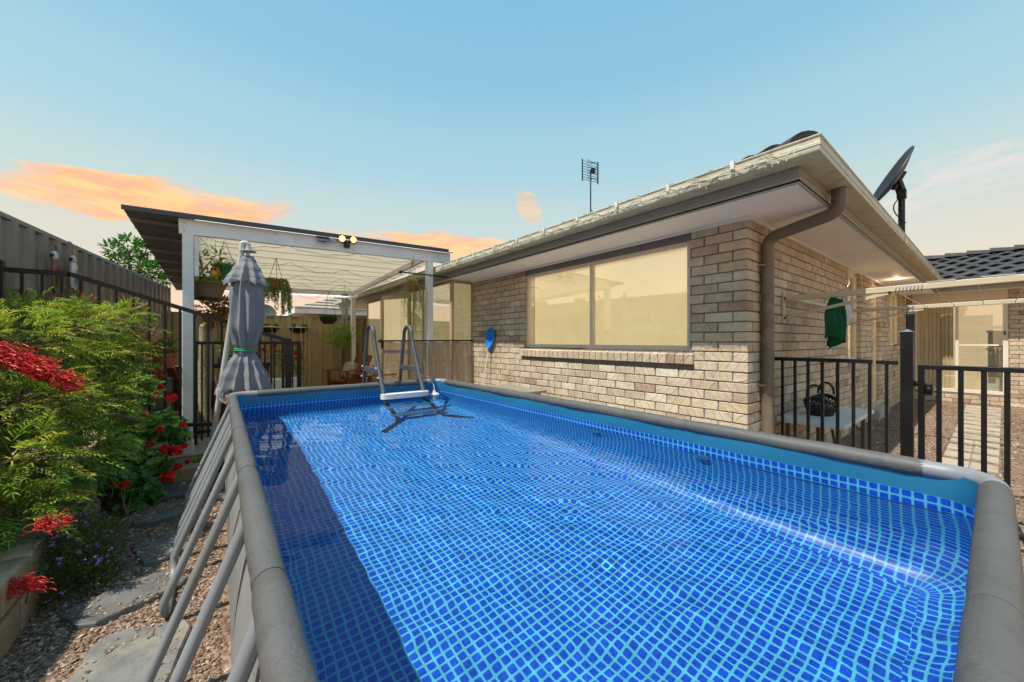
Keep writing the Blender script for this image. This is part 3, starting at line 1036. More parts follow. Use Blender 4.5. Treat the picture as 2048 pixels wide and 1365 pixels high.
for i in range(17):
    yy = -2.6 + i * .33
    mb = MB(); vs = []
    for (t, rr, lf) in ((0, .11, .0), (.37, .13, .03)):
        for k in range(9):
            a = R(180 * k / 8); vs.append((WXO + 2.02 + rr * math.cos(a), yy + t, 2.512 + 2.02 * RS + rr * .8 * math.sin(a) + lf))
    mb.add(vs, [(k, k + 1, 10 + k, 9 + k) for k in range(8)] + [tuple(range(9)), tuple(range(9, 18))])
    part(mb, 'ridge_cap', M_TILE, wroof, smooth=True)
# ================================================================ enclosed patio room at the far end of the house
M_BLACK = pm('black_satin_metal', (.025, .025, .027), (.045, .045, .045), 5, .38, .05, 90, spec=.5)
M_CREAM = pm('cream_paint', (.83, .79, .70), (.78, .74, .66), 2.5, .6, .06, 50, wear=(.72, .67, .58), wscale=2)
M_CREAMF = pm('cream_door_frame', (.74, .66, .54), (.70, .62, .50), 3, .5)
M_FROST = pm('cream_screen_panel', (.86, .80, .62), (.82, .76, .60), 1.6, .35, .03, 6, spec=.6, glow=.26)  # panels glow by themselves to look brighter, no lamp inside
room = thing('patio_room', 'cream glazed patio room under the eave at the end of the brick wall', 'patio room', (3.05, 5.60, 0))
RX, RY = 3.05, 5.60
cuts = [5.60, 6.70, 7.90, 8.80, 10.15]
for i in range(4):
    part(MB().box(RX + .012, RX + .018, cuts[i] + .03, cuts[i + 1] - .03, .12, 2.28), 'glass_panel', M_FROST, room)
    part(MB().box(RX + .004, RX + .008, cuts[i] + .03, cuts[i + 1] - .03, .12, 2.28), 'pane', M_GLASS, room)
for c in cuts:
    part(MB().box(RX - .01, RX + .04, c - .03, c + .03, 0, 2.318), 'frame_post', M_CREAMF, room, bevel=.004)
part(MB().box(RX - .008, RX + .038, 5.63, 10.12, 2.28, 2.318), 'top_rail', M_CREAMF, room)
part(MB().box(RX - .008, RX + .038, 5.63, 10.12, .03, .12), 'bottom_rail', M_CREAMF, room)
part(MB().box(RX + .045, HX - .0, RY + .006, RY + .012, .12, 2.28), 'glass_panel', M_FROST, room)
part(MB().box(RX + .045, HX - .0, RY - .004, RY, .12, 2.28), 'pane', M_GLASS, room)
part(MB().box(RX + .041, HX + .02, RY - .008, RY + .03, 2.281, 2.319), 'top_rail', M_CREAMF, room)
part(MB().box(HX + .002, HX + 3, 5.63, 5.66, 0, 2.32).box(HX + .5, HX + .53, 5.66, 12.5, 0, 2.32).box(RX + .05, HX + .5, 10.15, 10.2, 0, 2.32), 'inner_wall', M_CREAM, room)
# open screen door leaf
dl = MB()
A, B = Vector((3.02, 7.25, 0)), Vector((2.70, 7.98, 0))
dn = (B - A).normalized()
for (t0, t1, z0, z1) in ((0, .06, .05, 2.25), (.74, .80, .05, 2.25), (.06, .74, 2.17, 2.25), (.06, .74, .05, .16), (.06, .74, 1.05, 1.11)):
    dl.bar(A + dn * ((t0 + t1) / 2) + Vector((0, 0, z0)), A + dn * ((t0 + t1) / 2) + Vector((0, 0, z1)), t1 - t0, .03, up=(dn.y, -dn.x, 0))
part(dl, 'door_leaf', M_CREAMF, room)
part(MB().bar(A + dn * .40 + Vector((0, 0, .16)), A + dn * .40 + Vector((0, 0, 2.17)), .68, .004, up=(dn.y, -dn.x, 0)), 'door_screen', M_FROST, room)
part(MB().bar(A + dn * .77 + Vector((-.02, -.02, 1.15)), A + dn * .77 + Vector((-.02, -.02, 1.32)), .03, .05), 'door_handle', M_BLACK, room)

# ---- clear plastic curtains on rods
def plastic_mat(name, tint, refl, bump):
    m, t, out = newmat(name)
    tc = t.node('ShaderNodeTexCoord').outputs['Object']
    bn = t.node('ShaderNodeBump'); bn.inputs['Strength'].default_value = bump; bn.inputs['Distance'].default_value = .05
    t.put(bn.inputs['Height'], t.noise(t.vm('MULTIPLY', tc, (6, 6, 3.0)), 2.0, 4, .55, 2.5))
    tr = t.node('ShaderNodeBsdfTransparent'); t.put(tr.inputs[0], tint)
    gl = t.node('ShaderNodeBsdfGlossy'); gl.inputs['Roughness'].default_value = .06
    t.l.new(bn.outputs[0], gl.inputs['Normal'])
    fr = t.node('ShaderNodeLayerWeight'); fr.inputs[0].default_value = .5; t.l.new(bn.outputs[0], fr.inputs['Normal'])
    mx = t.node('ShaderNodeMixShader'); t.put(mx.inputs[0], t.m('ADD', t.m('MULTIPLY', t.m('POWER', fr.outputs['Facing'], 3.0), .8), refl))
    t.l.new(tr.outputs[0], mx.inputs[1]); t.l.new(gl.outputs[0], mx.inputs[2]); t.l.new(mx.outputs[0], out.inputs[0])
    return m
def curtain(name, label, x0, x1, y, z0, z1, mat_, wv):
    t = thing(name, label, 'curtain', (x0, y, z0))
    part(MB().tube([(x0 - .05, y, z1 + .012), (x1, y, z1 + .02)], .011, 8), 'rod', M_BLACK, t, smooth=True)
    part(MB().ball((x0 - .06, y, z1 + .012), .028, 10, 8), 'finial', M_BLACK, t, smooth=True)
    def fn(a, b):
        x = x0 + (x1 - x0) * a
        return (x, y + wv * (math.sin(a * 23 + b * 2) + .6 * math.sin(a * 51 + 1 + 3 * b)) * (1 - .4 * b), z0 + (z1 - z0) * b + .008 * math.sin(a * 40) * b)
    part(MB().grid(fn, 90, 14), 'sheet', mat_, t, smooth=True)
    for i in range(7):
        xx = x0 + (x1 - x0) * (i + .5) / 7
        part(MB().tube([(xx + .018 * math.cos(a), y, z1 + .006 + .018 * math.sin(a)) for a in [k * math.pi / 4 for k in range(8)]], .003, 5, closed=True), 'ring', M_BLACK, t)
    return t
curtain('plastic_curtain', 'clear plastic curtain on a black rod hanging beside the pergola post', 2.20, 3.42, 5.50, 1.32, 2.33, plastic_mat('clear_plastic', (.98, .98, .96), .0, .5), .012)
curtain('plastic_screen', 'smoky crumpled plastic sheet hung on a low black rod by the brick wall', 1.90, 3.43, 5.53, .12, 1.29, plastic_mat('smoky_plastic', (.46, .38, .29), .26, 1.0), .05)

# ================================================================ pergola
M_STEEL_U = pm('grey_corrugated_steel', (.46, .46, .45), (.52, .51, .50), 2, .45, .05, 30, metal=.25, wear=(.40, .38, .35), wscale=2)
M_CEIL = pm('cream_ceiling', (.97, .95, .91), (.95, .93, .89), 1.2, .7, .05, 30, trans=.66)  # boards made translucent so the ceiling comes out bright
M_OPAL = pm('added_opal_roof', (.96, .95, .92), (.94, .93, .90), 1.2, .5, .02, 30, trans=.75)  # translucent roof is a guess, added to brighten the space beneath
def pz(x, y):
    return 2.700 + .027 * (x + .37) - .036 * (y - 5.65)
perg = thing('pergola', 'white timber pergola with corrugated steel roof joined to the house eave', 'pergola', (-.30, 5.70, 0))
for (x, y, zt) in ((-.30, 5.70, 2.55), (2.70, 5.70, 2.60), (2.68, 10.10, 2.42)):
    part(MB().box(x - .05, x + .05, y - .05, y + .05, 0, zt), 'post', M_WHITE, perg, bevel=.006)
part(MB().box(-.245, -.205, 5.66, 5.74, 2.05, 2.518), 'post_cleat', M_WHITE, perg, bevel=.004)
def sloped_beam(x0, x1, y, w, h, dz, name='beam', m=None):
    mb = MB(); mb.bar((x0, y, pz(x0, y) - h / 2 - dz), (x1, y, pz(x1, y) - h / 2 - dz), w, h)
    return part(mb, name, m or M_WHITE, perg, bevel=.005)
fb = sloped_beam(-.38, 3.06, 5.67, .045, .175, .008)
for xx in (-.33, .55, 1.5, 2.4):
    for dz in (.05, .14):
        part(MB().lathe([(.006, 0), (.005, .003)], 8, capt=True), 'bolt', M_BLACK, fb, loc=(xx, 5.6475, pz(xx, 5.67) - .008 - dz), rot=(R(90), 0, 0))
sloped_beam(-.36, 2.70, 10.10, .09, .14, .02)
# rafters under the ceiling, running away from the front beam
for x in (-.30, 2.66):
    mb = MB(); mb.bar((x, 5.70, pz(x, 5.7) - .10), (x, 10.06, pz(x, 10.06) - .10), .045, .10)
    part(mb, 'rafter', M_WHITE, perg)
# ceiling boards
yb = 5.72
while yb < 10.0:
    y1 = min(yb + .44, 10.04)
    mb = MB()
    x0, x1 = -.25, 2.98
    vs = []
    for (xx, yy) in ((x0, yb), (x1, yb), (x1, y1 - .014), (x0, y1 - .014)):
        vs.append((xx, yy, pz(xx, yy) - .060))
    vs += [(a, b, c + .012) for a, b, c in vs]
    mb.add(vs, [(3, 2, 1, 0), (4, 5, 6, 7), (0, 1, 5, 4), (1, 2, 6, 5), (2, 3, 7, 6), (3, 0, 4, 7)])
    part(mb, 'ceiling_board', M_CEIL, perg)
    part(MB().bar((x0, y1 - .007, pz(x0, y1) - .058), (x1, y1 - .007, pz(x1, y1) - .058), .022, .016), 'cover_strip', M_WHITE, perg)
    yb += .44
# corrugated roof sheets, ribs running across
ys = 5.60
while ys < 10.8:
    mb = MB(); n = 44; Wd = .76
    def fn(a, b, ys=ys):
        y = ys + Wd * a; x = X0_ + (X1_ - X0_) * b
        return (x, y, pz(x, y) + .013 + .010 * math.sin(a * Wd / .0765 * 2 * math.pi) - .012 * (a > .985))
    for X0_, X1_, rm_, rn_ in ((-.82, -.24, M_STEEL_U, 'roof_sheet'), (-.2395, 3.10, M_OPAL, 'added_opal_sheet')):
        mb = MB(); mb.grid(fn, n * 2, 2)
        part(mb, rn_, rm_, perg, smooth=True, ang=70)
    part(MB().box(-.80, -.27, ys + .30, ys + .35, pz(-.6, ys) - .055, pz(-.6, ys) - .012), 'purlin', M_STEEL_U, perg)
    ys += .74
part(MB().bar((-.825, 5.592, pz(-.82, 5.6) + .012), (3.0, 5.592, pz(3.0, 5.6) + .012), .012, .05), 'roof_edge', pm('dark_edge_trim', (.22, .24, .27), (.26, .28, .30), 3, .4), perg)
part(MB().bar((-.24, 5.621, pz(-.24, 5.62) - .003), (3.09, 5.621, pz(3.09, 5.62) - .003), .045, .008), 'edge_flashing', MATS['dark_edge_trim'], perg)

# twin solar flood light on the beam, lit
fl = thing('flood_light', 'twin-head floodlight glowing warm on the white pergola beam', 'light', (1.40, 5.62, 2.66))
part(MB().box(1.37, 1.44, 5.585, 5.646, 2.62, 2.70), 'sensor_body', M_BLACK, fl, bevel=.008)
M_LAMP = emis('lamp_glow', (1, .52, .15), 2.2)
for i, (x, z) in enumerate(((1.345, 2.735), (1.475, 2.745))):
    h_ = part(MB().lathe([(.012, 0), (.036, .02), (.047, .05), (.047, .062), (.041, .062)], 18), 'lamp_head', M_BLACK, fl, smooth=True, loc=(x, 5.625, z), rot=(R(100), 0, R(-15 + 20 * i)))
    lens = part(MB().lathe([(0, .0), (.040, .0)], 18, capb=False), 'lens', M_LAMP, h_, local=True, loc=(0, 0, .058))
    part(MB().tube([(x, 5.62, z), (1.405, 5.62, 2.69)], .009, 8), 'arm', M_BLACK, fl)
sp_ = thing('solar_panel', 'small grey solar panel mounted on the pergola beam by the floodlight', 'solar panel', (1.09, 5.63, 2.68))
part(MB().bar((1.02, 5.60, 2.685), (1.18, 5.60, 2.69), .11, .012, up=(0, -.7, .7)), 'panel', pm('solar_cell', (.30, .31, .36), (.36, .37, .42), 9, .2), sp_, bevel=.003)
part(MB().tube([(1.18, 5.61, 2.69), (1.24, 5.60, 2.66), (1.28, 5.61, 2.69), (1.33, 5.62, 2.70)], .004, 6), 'cable', M_BLACK, sp_)
part(MB().box(1.08, 1.12, 5.61, 5.648, 2.66, 2.70), 'mount', M_BLACK, sp_)

# ================================================================ fences
M_FENCE = pm('taupe_steel_fence', (.52, .48, .43), (.57, .53, .48), 1.5, .5, .05, 40, wear=(.47, .43, .37), wscale=1.5)
M_FENCE_B = pm('olive_steel_fence', (.64, .57, .42), (.68, .61, .46), 1.5, .5, .05, 40, wear=(.58, .51, .37), wscale=1.5)
M_CAP = pm('fence_cap', (.46, .47, .48), (.50, .51, .52), 3, .4)
def rib(a, side):
    """trapezoid rib profile across one sheet; a in metres"""
    p = .26; q = (a % p) / p
    if q < .12:
        h = q / .12
    elif q < .40:
        h = 1
    elif q < .52:
        h = 1 - (q - .40) / .12
    else:
        h = 0
    return .036 * h * side
def steel_fence(name, label, p, q, zb, zt, mat_, side, bay=2.38, drop=0.0):
    p = Vector(p); q = Vector(q); d = (q - p); L = d.length; d.normalize(); nrm_ = Vector((d.y, -d.x, 0)) * side
    t = thing(name, label, 'fence', (p.x, p.y, 0))
    n = max(1, round(L / bay)); bw = L / n
    ks = [0, .12 * .26, .40 * .26, .52 * .26]
    for i in range(n):
        a0 = i * bw + .03; a1 = (i + 1) * bw - .03
        cols = [a0]
        k = 0
        while True:
            done = True
            for e in ks:
                v_ = a0 + k * .26 + e
                if a0 < v_ < a1:
                    cols.append(v_); done = False
            k += 1
            if k * .26 > bw + 1:
                break
        cols.append(a1)
        mb = MB(); vs = []
        zt_ = zt - drop * i
        for (z) in (zb, zt_ - .03):
            for a in cols:
                w_ = p + d * a + nrm_ * (rib(a - a0, 1) + .004)
                vs.append((w_.x, w_.y, z))
        m_ = len(cols)
        mb.add(vs, [(j, j + 1, m_ + j + 1, m_ + j) for j in range(m_ - 1)])
        part(mb, 'panel', mat_, t)
        r0 = p + d * (a0 - .004); r1 = p + d * (a1 + .004)
        part(MB().bar((r0.x, r0.y, zt_ - .022), (r1.x, r1.y, zt_ - .022), .062, .044), 'top_rail', M_CAP, t, bevel=.004)
        part(MB().bar((r0.x, r0.y, zb + .02), (r1.x, r1.y, zb + .02), .055, .05), 'bottom_rail', mat_, t)
    for i in range(n + 1):
        c = p + d * (i * bw)
        part(MB().box(c.x - .032, c.x + .032, c.y - .032, c.y + .032, 0, zt - drop * max(0, i - 1) + .012), 'post', mat_, t, bevel=.003)
    return t
side_f = steel_fence('steel_fence', 'dark taupe ribbed steel boundary fence behind the flowering shrubs', (-2.20, .10, 0), (-.90, 11.0, 0), .30, 2.45, M_FENCE, 1)
back_f = steel_fence('steel_fence', 'olive ribbed steel fence behind the pergola carrying two wall planters', (-.86, 10.68, 0), (4.2, 10.68, 0), .02, 1.92, M_FENCE_B, 1)

# black tubular pool fences
def picket(mb_list, t, x, y, z0, z1, r=.0105):
    part(MB().box(x - r, x + r, y - r, y + r, z0, z1), 'picket', M_BLACK, t)
rk = thing('pool_fence', 'black tubular pool fence with raked top rail in front of the white pergola post', 'fence', (.68, 5.35, 0))
FY = 5.35
def topz(x):
    return 1.93 if x < -1.13 else 1.93 - (x + 1.13) * .352
part(MB().bar((-1.50, FY, 1.93), (-1.125, FY, 1.93), .042, .042), 'top_rail', M_BLACK, rk)
part(MB().bar((-1.135, FY, 1.932), (.62, FY, topz(.62)), .042, .042), 'top_rail', M_BLACK, rk)
part(MB().bar((-1.50, FY, .52), (.62, FY, .30), .038, .038), 'bottom_rail', M_BLACK, rk)
x = -1.41
while x < .60:
    part(MB().box(x - .0105, x + .0105, FY - .0105, FY + .0105, .24, topz(x) - .02), 'picket', M_BLACK, rk)
    x += .118
for (x, zt) in ((-1.54, 2.0), (.655, 1.33)):
    p_ = part(MB().box(x - .032, x + .032, FY - .032, FY + .032, 0, zt), 'post', M_BLACK, rk, bevel=.004)
    part(MB().add([(x - .036, FY - .036, zt), (x + .036, FY - .036, zt), (x + .036, FY + .036, zt), (x - .036, FY + .036, zt), (x, FY, zt + .02)], [(3, 2, 1, 0), (0, 1, 4), (1, 2, 4), (2, 3, 4), (3, 0, 4)]), 'post_cap', M_BLACK, p_)
lo = thing('pool_fence', 'lower black tubular fence panel with flat top rail under the pergola', 'fence', (.2, 6.10, 0))
part(MB().bar((-.24, 6.1, 1.275), (.86, 6.1, 1.275), .038, .038), 'top_rail', M_BLACK, lo)
part(MB().bar((-.24, 6.1, .16), (.86, 6.1, .16), .038, .038), 'bottom_rail', M_BLACK, lo)
for i in range(10):
    x = -.19 + i * .11
    part(MB().box(x - .009, x + .009, 6.091, 6.109, .05, 1.257), 'picket', M_BLACK, lo)
for x in (-.26, .88):
    part(MB().box(x - .025, x + .025, 6.075, 6.125, 0, 1.30), 'post', M_BLACK, lo)
# right-hand fence, post and gate
RXF = 3.86
rf_ = thing('pool_fence', 'short black tubular fence panel standing before the white folding table', 'fence', (RXF, .8, 0))
part(MB().bar((RXF, 1.235, 1.145), (RXF, .565, 1.145), .034, .030), 'top_rail', M_BLACK, rf_)
part(MB().bar((RXF, 1.235, .12), (RXF, .565, .12), .034, .030), 'bottom_rail', M_BLACK, rf_)
for y in (1.135, 1.045, .955, .862, .766, .672, .580):
    part(MB().box(RXF - .010, RXF + .010, y - .010, y + .010, .06, 1.132), 'picket', M_BLACK, rf_)
part(MB().bar((RXF, .545, 1.142), (RXF, .430, 1.142), .030, .028), 'rail_stub', M_BLACK, rf_)
part(MB().box(RXF - .009, RXF + .009, .480, .498, .06, 1.129), 'picket', M_BLACK, rf_)
gp = thing('gate_post', 'tall black gate post with silver cap and magnetic latch', 'post', (RXF, .385, 0))
M_ALU = pm('brushed_aluminium', (.62, .62, .63), (.70, .70, .70), 8, .35, metal=.8)
part(MB().box(RXF - .032, RXF + .032, .353, .417, 0, 1.365), 'post', M_BLACK, gp, bevel=.003)
part(MB().add([(RXF - .035, .350, 1.365), (RXF + .035, .350, 1.365), (RXF + .035, .420, 1.365), (RXF - .035, .420, 1.365), (RXF, .385, 1.385)], [(3, 2, 1, 0), (0, 1, 4), (1, 2, 4), (2, 3, 4), (3, 0, 4)]), 'post_cap', M_ALU, gp)
part(MB().box(RXF + .034, RXF + .074, .352, .396, .95, 1.50), 'latch_tube', M_BLACK, gp, bevel=.006)
part(MB().lathe([(.020, 0), (.024, .012), (.014, .018), (.014, .034), (.020, .040), (.018, .05)], 12, (RXF + .054, .374, 1.50), capt=True), 'latch_knob', M_ALU, gp, smooth=True)
part(MB().box(RXF - .02, RXF + .02, .342, .351, .98, 1.02).ball((RXF, .335, 1.0), .018), 'latch_body', M_BLACK, gp)
gt = thing('pool_gate', 'black tubular pool gate hung beside the tall gate post', 'gate', (RXF, .3, 0))
part(MB().box(RXF - .016, RXF + .016, .300, .332, .08, 1.135), 'stile', M_BLACK, gt, bevel=.003)
part(MB().bar((RXF, .332, 1.120), (RXF, -.75, 1.120), .034, .032), 'top_rail', M_BLACK, gt, bevel=.003)
part(MB().bar((RXF, .300, .10), (RXF, -.75, .10), .034, .032), 'bottom_rail', M_BLACK, gt, bevel=.003)
for y in (.235, .140, .045, -.045, -.14, -.235, -.33, -.425, -.52, -.615, -.71):
    part(MB().box(RXF - .0125, RXF + .0125, y - .0125, y + .0125, .116, 1.104), 'picket', M_BLACK, gt)
part(MB().box(RXF - .045, RXF + .04, .262, .300, .93, 1.01).ball((RXF - .05, .28, .97), .022), 'hinge', M_BLACK, gt, bevel=.006)

# ================================================================ ground surfaces
M_PAVE = pm('patio_concrete', (.64, .59, .53), (.70, .65, .58), 5, .85, .3, 60, wear=(.47, .42, .37), wscale=2)
patio = struct(MB().box(-.79, 3.0, 5.54, 10.62, -.03, .004), 'patio_paving', M_MORTAR)
PAV = MB().box(-.206, .206, -.226, .226, -.02, .012).mesh('paver'); PAV.materials.append(M_PAVE)
for i in range(9):
    for j in range(11):
        link('paver', PAV, M_PAVE, patio, loc=(-.57 + i * .42, 5.78 + j * .46, rv(-.002, .002)))
mb = MB(); mb.box(2.50, 3.435, .9, 5.54, -.02, .008)  # unseen pale slab added to bounce sunlight onto eaves and wall
struct(mb, 'added_bounce_path', pm('pale_bounce_path', (.80, .78, .74), (.74, .72, .68), 5, .85, .2, 60))
M_SLATE = pm('slate_step', (.36, .36, .35), (.47, .47, .45), 7, .8, .9, 22, wear=(.56, .53, .47), wscale=4, rnd=.2, det=9)
def flag(x, y, rx, ry, rot, label, seed):
    rs = random.Random(seed); n = 18
    prof = [1 + .10 * math.sin(k * 1.3 + seed) + rs.uniform(-.06, .06) for k in range(n)]
    mb = MB(); vs = []
    for (z, s) in ((-.01, 1.0), (.022, 1.0), (.030, .96)):
        for k in range(n):
            a = 2 * math.pi * k / n
            px_, py_ = rx * prof[k] * s * math.copysign(abs(math.cos(a)) ** .7, math.cos(a)), ry * prof[k] * s * math.copysign(abs(math.sin(a)) ** .7, math.sin(a))
            vs.append((px_ * math.cos(rot) - py_ * math.sin(rot), px_ * math.sin(rot) + py_ * math.cos(rot), z))
    fs = [tuple(2 * n + k for k in range(n))]
    for r_ in range(2):
        for k in range(n):
            k2 = (k + 1) % n
            fs.append((r_ * n + k, r_ * n + k2, (r_ + 1) * n + k2, (r_ + 1) * n + k))
    mb.add(vs, fs)
    o = part(mb, 'stepping_stone', M_SLATE, None, smooth=True, ang=35, loc=(x, y, 0.002))
    return tag(o, label, 'stone', 'slate stepping stones beside the pool')
flag(-.32, 3.74, .17, .10, .2, 'small oval slate stepping stone farthest along the gravel path', 3)
flag(-.29, 3.18, .12, .20, .1, 'slate stepping stone under the leaning pool legs', 4)
flag(-.36, 2.66, .21, .13, .35, 'rounded slate stepping stone beside the purple flowering bush', 5)
flag(-.30, 2.08, .17, .27, -.1, 'large rough slate slab at the start of the gravel path', 6)
for i in range(13):
    x = 6.0 + i * .46
    o = part(MB().box(x, x + .30, -.02 - .004 * i, .36, -.02, .018), 'path_paver', M_PAVE, None, bevel=.006)
    tag(o, 'grey rectangular paver in the stepping path to the sliding door', 'paver', 'pavers set in gravel beside the house')
# loose gravel stones near the camera and along the path
gs = MB(); rs = random.Random(5)
FLAGS = [(-.32, 3.74, .17, .10), (-.29, 3.18, .12, .20), (-.36, 2.66, .21, .13), (-.30, 2.08, .17, .27)]
def stone(mb, x, y, r):
    vs = []
    for (dx, dy, dz) in ((1, 0, 0), (-1, 0, 0), (0, 1, 0), (0, -1, 0), (0, 0, 1), (0, 0, -1)):
        k = r * rs.uniform(.6, 1.25)
        vs.append((dx * k, dy * k, dz * k * .65))
    a = rs.uniform(0, 6.28); c_, s_ = math.cos(a), math.sin(a); tl = rs.uniform(-.5, .5)
    vs = [(x + c_ * p[0] - s_ * p[1], y + s_ * p[0] + c_ * p[1], r * .45 + p[2] + tl * p[0]) for p in vs]
    mb.add(vs, [(0, 2, 4), (2, 1, 4), (1, 3, 4), (3, 0, 4), (2, 0, 5), (1, 2, 5), (3, 1, 5), (0, 3, 5)])
for i in range(15000):
    x = rs.uniform(-.80, .0); y = 1.5 + 3.9 * rs.random() ** 1.3
    stone(gs, x, y, rs.uniform(.005, .012))
for i in range(520):
    fx, fy, fa, fb = FLAGS[i % 4]
    a_ = rs.uniform(0, 6.28); q_ = rs.uniform(.55, 1.02)
    n0 = len(gs.v); stone(gs, fx + fa * q_ * math.cos(a_), fy + fb * q_ * math.sin(a_), rs.uniform(.004, .010))
    for k_ in range(n0, len(gs.v)):
        gs.v[k_] = (gs.v[k_][0], gs.v[k_][1], gs.v[k_][2] + .031)
for i in range(5000):
    x = 4.0 + 7.5 * rs.random(); y = rs.uniform(-1.2, 1.2)
    stone(gs, x, y, rs.uniform(.008, .016))
M_PEB = newmat('pebble')
def peb():
    m, t, out = M_PEB
    gi = t.node('ShaderNodeNewGeometry').outputs['Random Per Island']
    col = t.ramp(gi, [(0, lin((.34, .26, .20))), (.25, lin((.52, .40, .31))), (.5, lin((.62, .53, .43))), (.7, lin((.47, .40, .36))), (.88, lin((.74, .69, .62))), (1, lin((.56, .39, .28)))])
    b = t.node('ShaderNodeBsdfPrincipled'); t.put(b.inputs['Base Color'], col); b.inputs['Roughness'].default_value = .75
    t.l.new(b.outputs[0], out.inputs[0]); return m
go = part(gs, 'gravel', peb()); go['kind'] = 'stuff'; go['label'] = 'loose brown and cream gravel beside the pool'; go['category'] = 'gravel'
# retaining wall of blocks and raised bed
M_BLOCK = pm('sandstone_block', (.62, .54, .42), (.70, .62, .50), 6, .9, .7, 40, rnd=.15, wear=(.50, .44, .36), wscale=4)
M_SOIL = pm('dark_soil', (.20, .15, .11), (.28, .21, .16), 14, .95, .9, 60)
rw = thing('retaining_wall', 'low sandstone block retaining wall below the flowering shrubs', 'wall', (-.80, 2.6, 0))
for c in range(2):
    y = 1.2 + (.15 if c else 0)
    while y < 4.0:
        y1 = min(y + .29, 4.05)
        part(MB().box(-.86 - .012 * c, -.70 - .012 * c, y, y1 - .008, c * .15, c * .15 + .145), 'block', M_BLOCK, rw, bevel=.012)
        y = y1
    for i in range(3):
        x0 = -1.16 + .0 - i * .29
        part(MB().box(x0, x0 + .282, 3.90 - .01 * c, 4.05 - .01 * c, c * .15, c * .15 + .145), 'block', M_BLOCK, rw, bevel=.012)
mb = MB(); mb.grid(lambda a, b: (-.862 - 1.4 * a, 1.0 + 3.0 * b, .24 + .04 * math.sin(a * 9 + b * 14)), 14, 30)
mb.grid(lambda a, b: (-.70 - 1.4 * a, 4.0 + 1.6 * b, .05 + .25 * a + .03 * math.sin(a * 9 + b * 14)), 14, 14)
o = struct(mb, 'garden_bed', M_SOIL, smooth=True)
mb = MB()
# ================================================================ pool ladder
lad = thing('pool_ladder', 'grey A-frame pool ladder with white steps straddling the far rim', 'ladder', (1.58, 4.2, 0))
M_LAD = pm('grey_ladder_tube', (.27, .29, .31), (.31, .33, .35), 5, .4, .03, 80)
M_GREEN_TIP = pm('green_rubber_tip', (.15, .42, .16), (.20, .48, .20), 5, .6)
for i, x in enumerate((1.36, 1.81)):
    top = 1.475
    pts = [(x, 4.82, .02), (x, 4.64, .95), (x, 4.555, 1.30)]
    cyy, rr = 4.42, .125
    for k in range(1, 10):
        a = R(10 + 160 * k / 10)
        pts.append((x, cyy + rr * math.cos(a), 1.355 + rr * math.sin(a)))
    sg = -1 if i == 0 else 1
    ins = [(x, 4.285, 1.31), (x, 4.10, .95), (x - sg * .0, 3.95, .70), (x, 3.56, .13), (x + sg * .02, 3.50, .07), (x + sg * .10, 3.42, .045), (x + sg * .18, 3.33, .042)]
    part(MB().tube(smooth_path(pts + ins, .05, 4), .0225, 12), 'side_rail', M_LAD, lad, smooth=True, ang=60)
    e0 = Vector((x + sg * .15, 3.365, .043)); e1 = Vector((x + sg * .225, 3.285, .042))
    part(MB().tube([e0, e1], .024, 10), 'foot_tip', M_GREEN_TIP, lad, smooth=True)
    part(MB().bar((x, 4.64, .97), (x, 4.11, .98), .03, .06), 'brace', M_LAD, lad, bevel=.006)
    for (yy, zz) in ((4.635, 1.0), (4.66, .88), (4.135, 1.0), (4.075, .90)):
        part(MB().ball((x - sg * .0 + (-.026 if i == 0 else .026), yy, zz), .011, 8, 6), 'bolt_cap', M_PLASTIC_W, lad, smooth=True)
for (y, z, k) in ((3.945, .715, 1), (3.79, .48, 2), (3.64, .26, 3)):
    st = MB()
    def stp(a, b):
        ang_ = a * 2 * math.pi
        ex_ = .265; ey_ = .055
        cx_ = math.copysign(abs(math.cos(ang_)) ** .35, math.cos(ang_)) * ex_; cy_ = math.copysign(abs(math.sin(ang_)) ** .5, math.sin(ang_)) * ey_
        return (1.585 + cx_, y - .01 + cy_, z - .025 + .05 * b)
    st.grid(stp, 40, 2, closed_u=True)
    st.add([stp(i / 40, 1) for i in range(40)], [tuple(range(40))]); st.add([stp(i / 40, 0) for i in range(40)], [tuple(reversed(range(40)))])
    part(st, 'step', M_PLASTIC_W, lad, smooth=True, ang=40, bevel=.006)

# floating dispenser in the corner
fd = thing('float_dispenser', 'white floating chlorine dispenser tethered in the pool corner', 'dispenser', (2.02, 4.12, WATER_Z))
part(MB().lathe([(0, -.12), (.028, -.12), (.028, -.03), (.055, -.02), (.058, .01), (.045, .022), (.02, .03), (.018, .05), (0, .05)], 18, capb=False), 'float_body', M_PLASTIC_W, fd, smooth=True, local=True)
part(MB().lathe([(.0585, -.012), (.0585, -.002)], 18, capb=False), 'dial_band', M_BLACK, fd, local=True)
part(MB().tube([(2.02, 4.12, .70), (2.05, 4.2, .76), (2.04, 4.30, .86), (2.03, 4.36, .85)], .003, 5), 'cord', M_PLASTIC_W, fd)
# liner corner strap
# pump cover box between pool and wall
pb = thing('filter_box', 'weathered grey box with flat lid standing between pool and brick wall', 'box', (3.0, 3.8, 0))
M_GBOX = pm('weathered_board', (.50, .47, .43), (.56, .53, .49), 4, .8, .4, 30, stretch=(1, .2, 1))
part(MB().box(2.82, 3.16, 3.48, 4.22, 0, .655), 'cabinet', M_GBOX, pb, bevel=.006)
part(MB().box(2.78, 3.20, 3.42, 4.27, .657, .69), 'lid', M_GBOX, pb, bevel=.006)

